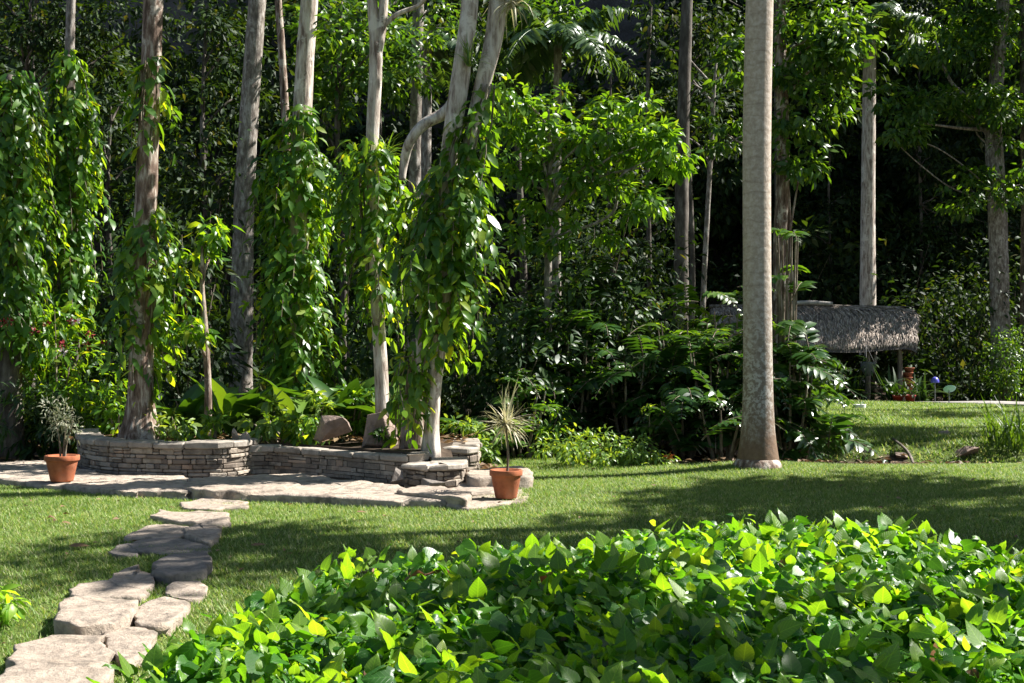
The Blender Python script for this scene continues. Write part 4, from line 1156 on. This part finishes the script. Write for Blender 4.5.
T = np.column_stack([np.cos(a) * .7, np.sin(a) * .7, RNG.uniform(.2, 1.5, n)])
N = np.column_stack([-np.cos(a), -np.sin(a), .4 + 0 * a]) + rnd(n, .35)
L.add(np.column_stack([q, h + RNG.uniform(0, .09, n)]), T, N, .08 * RNG.uniform(.5, 1.3, n))
L.build('young_leaves', FINE, M['young'], mound, curl=.6, extra=True)
L = Leaves(); n = 110; q = scatter(n); h = mound_h(q[:, 0], q[:, 1]); T, N = tilted(n, .8)
L.add(np.column_stack([q, h + .01]), T, N, .085 * RNG.uniform(.5, 1.3, n))
L.build('withered_leaves', FINE, M['withered'], mound, curl=1.6)
mb = MB()
q = scatter(700); h = mound_h(q[:, 0], q[:, 1])
for (x, y), hh in zip(q, h):
    if hh > .1: mb.tube([(x, y, hh * .35), (x + RNG.normal(0, .03), y + RNG.normal(0, .03), hh * .7), (x + RNG.normal(0, .06), y + RNG.normal(0, .06), hh)], [.004, .0035, .002], 4, step=.1, cap=False)
mb.build('stems', M['lushgrass'], mound, kind='stuff')

# ------------------------------------------------------------ potted plants
def pot(root, p, r, h):
    mb = MB()
    mb.lathe(p, [(r * .62, 0), (r * .66, .012), (r * .9, h * .78), (r * .905, h * .8), (r * .86, h * .99), (r * .80, h * .99), (r * .78, h * .84)], 36)
    po = mb.build('pot', M['terracotta'], root)
    mb = MB(); mb.lathe(p, [(r * .9, h * .8), (r * .985, h * .8), (r, h * .83), (r, h * .985), (r * .985, h), (r * .88, h), (r * .87, h * .8)], 36)
    mb.build('rim', M['terracotta'], po)
    mb = MB(); mb.lathe(p, [(r * .82, h * .80), (r * .81, h * .86), (r * .4, h * .89), (r * .02, h * .9)], 24)
    mb.build('soil', M['soil'], root)
PP = 'terracotta pots by the raised bed'
p = G(506, 498, .04); p = (p[0], p[1], .042)
yu = thing('potted_yucca', 'terracotta pot with a spiky pale leaved plant on a thin stem', 'potted plant', p, PP)
pot(yu, p, .165, .28)
ctr = np.array(p) + [0, 0, .72]
mb = MB(); mb.tube([(p[0] + .01, p[1], p[2] + .2), (p[0] + .02, p[1], p[2] + .45), ctr], [.014, .012, .011], 8); mb.build('stem', M['bark_twig'], yu)
n = 120; a = RNG.uniform(0, 2 * pi, n); e = np.arcsin(RNG.uniform(-.85, .75, n))
T = np.column_stack([np.cos(a) * np.cos(e), np.sin(a) * np.cos(e), np.sin(e)])
n2 = 12; a2 = RNG.uniform(0, 2 * pi, n2); T2 = np.column_stack([np.cos(a2) * .22, np.sin(a2) * .22, np.ones(n2)])
L = Leaves(); L.add(ctr + rnd(n, .02) + [0, 0, .02], T, UP + .4 * T + rnd(n, .1), .32 * RNG.uniform(.65, 1.1, n))
L.add(ctr + [0, 0, .05] + rnd(n2, .015), T2, norm(rnd(n2)), .40 * RNG.uniform(.6, 1.1, n2))
V0 = BLADE[0].copy(); V0[:, 1] *= 1.15; V0[:, 2] *= .45
L.build('leaves', (V0, BLADE[1]), M['pale'], yu, curl=.6)
p = G(62, 481, .08); p = (p[0], p[1], .08)
pv = thing('potted_bush', 'terracotta pot with a small grey green bush in shade', 'potted plant', p, PP)
pot(pv, p, .185, .28)
mb = MB()
for dx in (-.03, .02, .05):
    mb.tube([(p[0] + dx * .5, p[1], p[2] + .2), (p[0] + dx, p[1] + .01, p[2] + .42), (p[0] + dx * 2.4, p[1], p[2] + .66)], [.012, .01, .006], 6)
mb.build('stem', M['bark_twig'], pv)
L = Leaves()
for dx, dz, n in ((0, .64, 130), (-.11, .78, 80), (.09, .56, 90), (-.05, .60, 80), (.04, .72, 60)):
    c = np.array(p) + [dx, 0, dz + .02]
    o_ = rnd(n, .058)
    L.add(c + o_, norm(o_) + rnd(n, .4) - UP * .1, UP + rnd(n, .6), .064 * RNG.uniform(.6, 1.2, n))
L.build('leaves', LANCE, M['greyleaf'], pv)

# ------------------------------------------------------------ thatched hut and the things round it
def build_hut():
    Y0, Y1 = 35.2, 38.6; yr = 36.9
    xl, xr = X(716, 36), X(915, 35.3)
    ze, zr = Z(349, Y0), Z(307, yr)
    x0 = (xl + xr) / 2
    gzb = gz(x0, yr)
    root = thing('thatched_hut', 'low open hut with a shaggy grey thatched roof beyond the far lawn', 'hut', (x0, yr, gzb))
    hip = -.06
    # roof surface: rounded hip roof sampled as u along, v from eave to ridge
    def surf(u, v, side):
        # side -1 front, +1 back
        y = yr + side * (yr - Y0) * (1 - v)
        inset = hip * (1 - math.sqrt(max(0, 1 - v ** 2 * .9)))
        xa = xl + inset + .10 * (1 - v); xb_ = X(917, yr + side * (yr - Y0) * (1 - v)) - .55 * max(0, (v - .72) / .28) ** 2.5
        rnd_ = .22 * (max(0, abs(2 * u - 1) - .9) / .1) ** 2 * (1 - v)
        z = ze + (zr - ze) * (v ** .85) + .05 * sin(u * 9 + side) * (1 - v) - .05 * (max(0, abs(2 * u - 1) - .85) / .15) ** 2
        return np.array([xa + (xb_ - xa) * u, y, z - rnd_ * .3])
    NU, NV = 40, 10
    V = []; fs = []
    for side in (-1, 1):
        o = len(V)
        for i in range(NV + 1):
            for j in range(NU + 1): V.append(surf(j / NU, i / NV, side))
        for i in range(NV):
            for j in range(NU):
                q = o + i * (NU + 1) + j
                f = (q, q + 1, q + NU + 2, q + NU + 1)
                fs.append(f if side < 0 else f[::-1])
    for e in (0, NU):                                     # close the gable ends
        a = [i * (NU + 1) + e for i in range(NV + 1)]; b = [(NV + 1) * (NU + 1) + i * (NU + 1) + e for i in range(NV + 1)]
        for i in range(NV): fs.append((a[i], a[i + 1], b[i + 1], b[i]))
    V = np.array(V); V[:, 2] -= .05
    mb = MB(); mb.raw(V, fs)
    roof = mb.build('roof', M['thatch_under'], root)
    L = Leaves()
    n = 24000
    u = RNG.uniform(0, 1, n); v = RNG.uniform(.07, 1.0, n); sd = RNG.choice([-1, -1, -1, 1], n)
    P = np.array([surf(a, b, s) for a, b, s in zip(u, v, sd)])
    dn = np.array([surf(a, max(0, b - .04), s) - surf(a, b + .01, s) for a, b, s in zip(u, v, sd)])
    dn = norm(dn)
    nn = np.cross(np.array([1.0, 0, 0]), dn); nn = nn * np.sign(nn[:, 2:3])
    T = dn + nn * RNG.uniform(.0, .16, (n, 1)) + rnd(n, .15)
    L.add(P + nn * RNG.uniform(-.02, .035, (n, 1)), T, nn + rnd(n, .25), RNG.uniform(.16, .36, n) * (.5 + .6 * np.minimum(1, v * 2.5)))
    n = 1400                                                # shaggy right end
    u = np.full(n, 1.0); v = RNG.uniform(0, .95, n); ya = RNG.uniform(-1, 1, n)
    P = np.array([[surf(1.0, b, -1)[0], yr + (yr - Y0) * (1 - b) * w, surf(1.0, b, -1)[2]] for b, w in zip(v, ya)])
    T = np.array([-.05, 0, -1.0]) + rnd(n, .14)
    L.add(P, T, np.array([1.0, 0, .2]) + rnd(n, .3), RNG.uniform(.10, .24, n))
    V0 = LANCE[0].copy(); V0[:, 1] *= .42
    L.build('thatch_fronds', (V0, LANCE[1]), M['thatch'], roof, curl=.5)
    mb = MB()
    mb.tube([(xl - .05, yr, zr + .02), (x0, yr, zr + .03), (X(902, yr), yr, zr - .02)], [.05, .05, .045], 10, .05)
    mb.build('ridge_pole', M['wood'], roof)
    mb = MB(); mb.tube([(X(785, yr), yr - .05, zr + .09), (X(808, yr), yr - .05, zr + .12), (X(832, yr), yr - .05, zr + .09)], [.05, .07, .05], 12, .06); mb.build('ridge_log', M['ridgewood'], roof)
    for x in (xl + .5, X(863, 36), xr - .35):
        for y in (Y0 + .35, Y1 - .35):
            zt = ze + (.35 / (yr - Y0)) * (zr - ze) - .12
            mb = MB(); mb.tube([(x, y, gz(x, y) - .1), (x + .02, y, .6), (x, y, zt)], [.075, .07, .065], 10, .05); mb.build('post', M['wood'], root)
    mb = MB(); mb.box((x0, Y0 + .35, ze + .14), (xr - xl - .9, .09, .10)); mb.build('beam', M['wood'], root, smooth=False)
    mb = MB(); mb.box((x0, Y1 - .35, ze + .14), (xr - xl - .9, .09, .10)); mb.build('beam', M['wood'], root, smooth=False)
build_hut()
HP = 'shade plants along the hut front'
for lab, px, Y, n, ln in [('long leaved shade plant in front of the hut by the dark bush', 805, 34.6, 34, 1.15), ('long leaved shade plant under the hut eave', 832, 34.4, 36, 1.2), ('long leaved shade plant left of the hanging pot', 856, 34.8, 30, .9), ('long leaved shade plant beside the red pot', 893, 34.5, 36, 1.1), ('long leaved shade plant between red pot and blue cap', 921, 34.6, 34, .95)]:
    x = X(px, Y)
    root = thing('shade_plant', lab, 'plant', (x, Y, gz(x, Y)), HP)
    a = RNG.uniform(0, 2 * pi, n); e = RNG.uniform(.4, 1.4, n)
    T = np.column_stack([np.cos(a) * np.cos(e), np.sin(a) * np.cos(e), np.sin(e)])
    L = Leaves(); L.add(np.array((x, Y, gz(x, Y))) + rnd(n, .07) * [1, 1, .2], T, UP - .3 * T + rnd(n, .1), ln * RNG.uniform(.6, 1.1, n))
    V0 = BLADE[0].copy(); V0[:, 1] *= 2.2
    L.build('foliage', (V0, BLADE[1]), M['dark'], root)
def gp(px, Y): return (X(px, Y), Y, gz(X(px, Y), Y))
def simple_pot(name, label, px, Y, r, h, mat, cat='pot', group=None):
    p = gp(px, Y)
    root = thing(name, label, cat, p, group)
    mb = MB(); mb.lathe(p, [(r * .65, 0), (r * .9, h * .8), (r, h * .82), (r, h), (r * .85, h), (r * .8, h * .85), (r * .02, h * .84)], 20); mb.build('pot', M[mat], root)
    L = Leaves(); n = 40; c = np.array(p) + [0, 0, h]
    o_ = rnd(n, .09) * [1, 1, .8]; o_[:, 2] = np.abs(o_[:, 2]); L.add(c + o_, norm(o_) + rnd(n, .3), UP + rnd(n, .4), .14); L.build('leaves', ELL, M['dark'], root)
simple_pot('flower_pot', 'small red pot on the paving in front of the hut', 910, 34.0, .15, .22, 'redpot')
simple_pot('flower_pot', 'dark red pot half hidden left of the bright red one', 898, 34.1, .15, .2, 'redpot')
# stack of terracotta saucers / orchid pots in shade
p = gp(908, 35.7); root = thing('pot_stack', 'orange clay pots stacked behind the red pot', 'pots', p)
zz = .0
for k in range(5):
    mb = MB(); mb.lathe((p[0] + .03 * sin(k * 2), p[1], p[2] + zz + .35), [(.09, 0), (.14, .12), (.15, .12), (.15, .15), (.12, .15), (.1, .05)], 18); mb.build('clay_pot', M['shadedclay'], root); zz += .13
mb = MB(); mb.box((p[0], p[1], p[2] + .17), (.4, .35, .34)); mb.build('plinth', M['wood'], root, smooth=False)
p = gp(935, 33.9); root = thing('blue_cap_stake', 'violet blue dome cap on a thin garden stake', 'garden ornament', p)
mb = MB(); mb.tube([p, (p[0], p[1], p[2] + .60)], .014, 8); mb.build('stake', M['metal'], root)
mb = MB(); mb.lathe((p[0], p[1], p[2] + .55), [(.105, 0), (.11, .015), (.10, .07), (.075, .115), (.035, .145), (.005, .15)], 24); mb.build('cap', M['blue'], root)
p = gp(949, 33.4); root = thing('oval_sign', 'pale teal oval plate on a short garden stake', 'sign', p)
mb = MB(); mb.tube([p, (p[0], p[1], p[2] + .36)], .014, 8); mb.build('stake', M['metal'], root)
mb = MB(); mb.lathe((0, 0, 0), [(.14, -.012), (.155, -.008), (.155, .008), (.14, .012), (.002, .013)], 28)
V = np.concatenate(mb.V); V = np.column_stack([V[:, 0], V[:, 2] - V[:, 1] * .55, V[:, 1] * .62]); mb.V = [V + [p[0], p[1] - .03, p[2] + .40]]
mb.build('plate', M['teal'], root)
p = (X(868, 35.0), 35.0, 0.95); root = thing('hanging_pot', 'dark grey pot hanging under the hut eave', 'pot', p)
mb = MB(); mb.lathe(p, [(.08, -.28), (.17, -.12), (.2, .05), (.2, .1), (.17, .1), (.15, .0), (.01, -.02)], 20); mb.build('pot', M['greyclay'], root)
mb = MB()
for k in range(3): mb.tube([(p[0] + .18 * cos(k * 2.1), p[1] + .18 * sin(k * 2.1), p[2] + .08), (p[0], p[1] + .2, p[2] + .55)], .006, 5)
mb.build('hanger', M['metal'], root)
L = Leaves(); n = 40; o_ = rnd(n, .1); L.add(np.array(p) + [0, 0, .05] + o_, o_ * 4 - UP * .4, UP + rnd(n, .4), .2); L.build('leaves', LANCE, M['dark'], root)
# white flat stone on the far lawn, pale stone by the ditch
p = G(859, 407, .04)
slab(None, .11, .09, M['whitepaper'], 'flat_stone', 'white flat stone lying on the shaded far lawn', 'stone', None, world=[(p[0] - .14, p[1] - .1), (p[0] + .13, p[1] - .12), (p[0] + .16, p[1] + .08), (p[0] - .1, p[1] + .12)])
RS = 'stones in the dry ditch'
for i, (px, Y, w, lab) in enumerate([(946, 22.2, .3, 'light grey stone on the lit edge of the ditch'), (970, 20.7, .5, 'flat grey stone low in the ditch near the grass clump'), (955, 20.4, .3, 'grey stone in the middle of the ditch litter'), (900, 20.7, .28, 'tan stone at the left end of the ditch'), (868, 20.9, .22, 'small brown stone on the ditch bank'), (990, 20.2, .4, 'long grey stone by the bright grass clump')]):
    b = boulder(px, 0, Y, gz(X(px, Y), Y) - .03, w, w * .45, M['slab' if i % 2 == 0 else 'boulder'], lab, RS, w * .8, .2, 10 + i)
mb = MB(); a = np.array([X(893, 21.4), 21.4, gz(X(893, 21.4), 21.4) + .05]); b = np.array([X(920, 18.6), 18.6, gz(X(920, 18.6), 18.6) + .12])
mb.tube([a, (a + b) / 2 + [.05, 0, .10], b], [.018, .024, .02], 8, .15)
tag(mb.build('fallen_branch', M['wood'], origin=tuple(a)), 'grey fallen branch lying across the ditch', 'branch')

# orange leaf by the dark shrubs, fallen leaves on the grass
p = np.array(pp(669, 456, 16.45)); o = thing('orange_flower', 'single orange bloom low among the dark feather leaves', 'flower', tuple(p))
L = Leaves(); n = 10; d = norm(rnd(n) * [1, .5, 1]); L.add(p + d * .005, d, rnd(n), .075); L.build('petals', RH, M['orange'], o)
mb = MB(); mb.tube([(p[0], p[1] + .02, gz(p[0], p[1])), p], .005, 5); mb.build('stem', M['lushgrass'], o)
FL = 'fallen leaves on the lawn'
for px, py, s, m_, lab in [(68, 546, .16, 'orange', 'orange brown fallen leaf on the shaded lawn left of the stones'), (47, 518, .09, 'dry', 'small brown fallen leaf nearest the left pot'), (61, 523, .09, 'dry', 'pale dry leaf right of the small brown one'), (250, 545, .12, 'dry', 'tan fallen leaf right of the stepping stones'), (356, 512, .1, 'dry', 'pale fallen leaf on the lit grass before the low wall')]:
    p = G(px, py, .035)
    L = Leaves(); L.add(p, np.array([1, .2, .05]), UP + np.array([0, -.3, 0]), s)
    tag(L.build('fallen_leaf', ELL, M['dry'], origin=tuple(p), curl=.9), lab, 'leaf', FL)

# ------------------------------------------------------------ grass, litter, ditch
def build_grass():
    def blades(n, x0, x1, y0, y1, ln, wd, keep):
        x = RNG.uniform(x0, x1, n); y = RNG.uniform(y0, y1, n)
        k = lawn_mask(x, y) & keep(x, y) & (RNG.uniform(0, 1, n) < .82 + .45 * wob(np.column_stack([x, y, 0 * x]), 1.7)); x, y = x[k], y[k]; n = len(x)
        a = RNG.uniform(0, 2 * pi, n); lean = RNG.uniform(.3, 1.7, n)
        s = ln * RNG.uniform(.5, 1.2, n)
        z = ground_z(x, y)
        b = np.column_stack([x, y, z])
        side = np.column_stack([-np.sin(a), np.cos(a), 0 * a]) * wd
        tip = b + np.column_stack([np.cos(a) * lean, np.sin(a) * lean, np.ones(n)]) * s[:, None]
        return np.stack([b - side, b + side, tip], 1).reshape(-1, 3)
    near = lambda x, y: (np.abs(x) < .43 * y + .3) & (edge_dist(x, y) < .25)
    A = blades(900000, -8, 8, 5, 18.2, .034, .0042, near)
    far = lambda x, y: x < .43 * y + .5
    B = blades(190000, 4, 16, 19.4, 35, .07, .011, far)
    V = np.vstack([A, B])
    fs = np.arange(len(V)).reshape(-1, 3)
    link('grass', mesh_np('grass', V, fs, smooth=False), M['grass'], kind='stuff')
build_grass()
def build_litter():
    L = Leaves(); n = 9000
    x = RNG.uniform(-10, 14, n); y = RNG.uniform(15.8, 23, n)
    k = ~lawn_mask(x, y) & (np.abs(x) < .45 * y); x, y = x[k], y[k]; n = len(x)
    inb = poly_in(x, y, [(-5.6, 15.6), (-.5, 14.6), (-.5, 19), (-5.6, 19)])
    z = np.where(inb, np.maximum(.38 * (1 - sstep(y, 16.8, 19)), 0), ground_z(x, y) + .03)
    a = RNG.uniform(0, 2 * pi, n)
    L.add(np.column_stack([x, y, z + .01]), np.column_stack([np.cos(a), np.sin(a), RNG.normal(0, .15, n)]), UP + rnd(n, .3), RNG.uniform(.06, .16, n))
    n = 420                                     # a few crumbs of dry leaf on the lawn
    x = RNG.uniform(-7, 7, n); y = RNG.uniform(6.5, 17, n)
    k = lawn_mask(x, y) & (edge_dist(x, y) < 0); x, y = x[k], y[k]; n = len(x)
    a = RNG.uniform(0, 2 * pi, n)
    L.add(np.column_stack([x, y, ground_z(x, y) + .03]), np.column_stack([np.cos(a), np.sin(a), RNG.normal(0, .2, n)]), UP + rnd(n, .4), RNG.uniform(.025, .07, n))
    L.build('leaf_litter', RH, M['dry'], kind='stuff')
build_litter()

# ------------------------------------------------------------ canopy trees that shade the garden from the right and behind
CT = 'tall canopy trees round the garden'
RNG = np.random.default_rng(SEED_CANOPY)
def canopy(label, x, y, h, cr, n, leaf=.3, mat='mid', hang=None):
    z = gz(x, y)
    zc = z + h
    blobs = [((x + RNG.normal(0, cr * .5), y + RNG.normal(0, cr * .5), zc + RNG.normal(0, cr * .2)), (cr * .7, cr * .7, cr * .4), n // 4) for _ in range(4)]
    return tree('canopy_tree', label, 'tree', [(x, y, z - .1), (x + .05, y, z + h * .4), (x, y + .1, z + h * .8), (x, y, zc + .4)], [.2, .17, .13, .05], 'bark_dark', blobs, mat, RH, leaf, CT, limbs=10, sides=14)
for a in [
 ('canopy tree standing right of the lawn, nearest the mound', 11.2, 13.2, 9.0, 2.3, 3200),
 ('canopy tree standing beyond the right end of the ditch', 13.4, 23.4, 10.5, 2.2, 2600),
 ('canopy tree standing right of the lit far lawn', 15.9, 24.6, 10.5, 2.3, 1900),
 ('canopy tree standing just past the right end of the paved path', 13.2, 31.3, 11.5, 3.2, 2300),
 ('canopy tree standing right of the palm, close to the lawn', 11.4, 15.5, 9.0, 1.7, 1900),
 ('canopy tree standing between the lawn and the far right trees', 13.2, 15.9, 9.5, 1.6, 1700),
 ('canopy tree standing over the right end of the mound', 13.4, 11.0, 9.0, 1.9, 2400),
 ('unseen canopy tree added left of the stepping stones to cut skylight', -8.5, 6.0, 9.0, 2.6, 1500),  # this and the next three are added out of view to block skylight
 ('unseen canopy tree added left behind the viewer to cut skylight', -7.0, -5.0, 9.0, 3.6, 1900),
 ('unseen canopy tree added right behind the viewer to cut skylight', 5.0, -7.0, 9.0, 3.6, 1900),
 ('unseen canopy tree added straight behind the viewer to cut skylight', -1.0, -11.0, 9.0, 3.6, 1900),
 ('dense canopy tree past the paved path and the hut', 17.0, 37.0, 14.0, 3.5, 2300),
 ('slim canopy tree standing far right beyond the far lawn', 18.3, 31.0, 9.5, 1.5, 800),
 ('wide canopy tree farther out on the right', 16.4, 16.2, 13.0, 2.6, 3000),
 ('canopy tree standing at the right end of the far bank', 10.9, 24.6, 9.5, 2.4, 2400),
 ('small canopy tree standing right of the leafy mound', 5.8, 6.1, 7.0, 0.7, 420),
 ('canopy tree standing right of the lawn, its crown over the crest', 7.3, 13.1, 10.0, 1.8, 2300),
 ('canopy tree rising behind the hut', 9.0, 44.0, 16.0, 4.0, 1500),
 ('canopy tree in the forest left of the hut', 6.87, 36.0, 15.0, 4.0, 1700),
 ('canopy tree in the forest behind the curved branch', -3.31, 31.0, 13.0, 3.4, 1800),
 ('canopy tree in the forest behind the grey trunk', -8.15, 29.0, 13.0, 3.4, 1800),
 ('canopy tree in the forest behind the vine curtains', -11.0, 27.0, 11.0, 3.2, 1600),
 ('canopy tree behind the branching tree', 15.0, 38.0, 15.0, 4.0, 1600),
]:
    canopy(*a)
# leafy trees whose lower branches fill the upper part of the picture
FT = 'forest trees behind the garden'
for lab, px, Y, blobs, mt, lf in [
 ('forest tree with bright leaves between white trunk and slender trunk', 340, 23, [(340, 30, .9, .9, 420), (360, 80, .9, .6, 320), (330, 110, .7, .5, 220), (400, 60, .7, .8, 260), (345, 180, .6, .9, 260)], 'mid', .2),
 ('forest tree with bright leaves right of the double trunk', 520, 23, [(518, 15, .7, .5, 260), (535, 60, .6, .4, 160), (505, 70, .5, .5, 160), (560, 15, .6, .4, 180)], 'mid', .2),
 ('dark forest tree over the vine curtains', 30, 25, [(20, 20, 1.3, .9, 480), (70, 40, 1.0, .8, 320), (110, 15, 1.2, .6, 320)], 'forest', .2),
 ('dark forest tree left of the grey trunk', 205, 25, [(190, 30, 1.3, .8, 460), (225, 80, .8, .9, 260), (180, 150, .9, .9, 320), (215, 200, .7, .8, 220)], 'forest', .2),
 ('dark forest tree above the dark straight trunk', 690, 30, [(660, 20, 1.2, .7, 300), (715, 40, 1.4, .9, 420), (735, 110, .8, .9, 240), (690, 100, .9, .6, 200)], 'forest', .22),
 ('dark forest tree right of the grey royal palm', 920, 47, [(920, 60, 1.5, 1.2, 460), (900, 15, 1.6, .8, 400), (940, 160, 1.6, 1.3, 420), (960, 230, 2.0, 1.2, 480), (1010, 230, 1.5, 1.2, 400)], 'forest', .26),
 ('dark forest tree between leafy tree and royal palm', 830, 47, [(830, 140, 1.2, 1.4, 320), (830, 220, 1.5, 1.3, 380), (800, 260, 1.4, .8, 300)], 'forest', .26),
 ('dark forest tree under the arching palm', 610, 32, [(600, 190, 1.6, 1.0, 420), (640, 230, 1.5, .9, 380), (570, 250, 1.3, .9, 320), (655, 90, 1.0, .6, 180)], 'forest', .22),
 ('dark forest tree behind the slender trunk', 345, 30, [(345, 230, 1.6, 1.2, 460), (390, 280, 1.4, 1.0, 380), (320, 300, 1.3, .8, 320)], 'forest', .22),
 ('dark forest tree behind the reddish tree', 110, 28, [(110, 130, 1.0, 1.2, 300), (115, 220, 1.2, 1.2, 380), (105, 290, 1.2, .8, 320), (170, 260, 1.0, .9, 300)], 'forest', .22),
]:
    cr = [(pp(bx, by, Y), (rx, rx * .8, rz), int(n * 1.9)) for bx, by, rx, rz, n in blobs]
    x = X(px, Y)
    zt = max(c[0][2] for c in cr) + .5
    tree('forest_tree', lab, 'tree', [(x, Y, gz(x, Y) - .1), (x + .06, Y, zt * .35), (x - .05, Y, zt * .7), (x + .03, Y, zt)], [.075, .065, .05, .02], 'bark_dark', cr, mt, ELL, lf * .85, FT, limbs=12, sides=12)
def build_undergrowth():
    L = Leaves()
    for k in range(620):
        y = RNG.uniform(20, 50); x = RNG.uniform(-.46, .46) * y
        if x > 3.2 and y < 36.5: continue
        if y > 43 and x > 16: continue
        h = RNG.uniform(.3, 1.0) * (1 + .045 * (y - 20))
        clump(L, (x, y, gz(x, y) + h * .6), (.9, .8, h * .7), 110, .2 + .004 * (y - 20), .4, sig=.4)
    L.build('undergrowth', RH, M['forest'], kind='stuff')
build_undergrowth()
# slender stems in the dark
ST = 'slender stems in the dark forest'
for px, Y, lab in [(645, 30, 'slender stem left of the dark straight trunk'), (30, 30, 'slender stem behind the leftmost vine tree'), ]:
    x = X(px, Y); z = gz(x, Y)
    mb = MB(); mb.tube([(x, Y, z - .1), (x + .1, Y, z + 3), (x + .05, Y, z + 7), (x + .25, Y, z + 12)], [.06, .055, .05, .03], 8, .05)
    st = thing('slender_tree', lab, 'tree', (x, Y, z), ST)
    mb.build('trunk', M['bark_dark'], st)
    L = Leaves(); clump(L, (x + .2, Y, z + 11.5), (1.4, 1.4, 1.2), 260, .26); L.build('crown', RH, M['forest'], st)
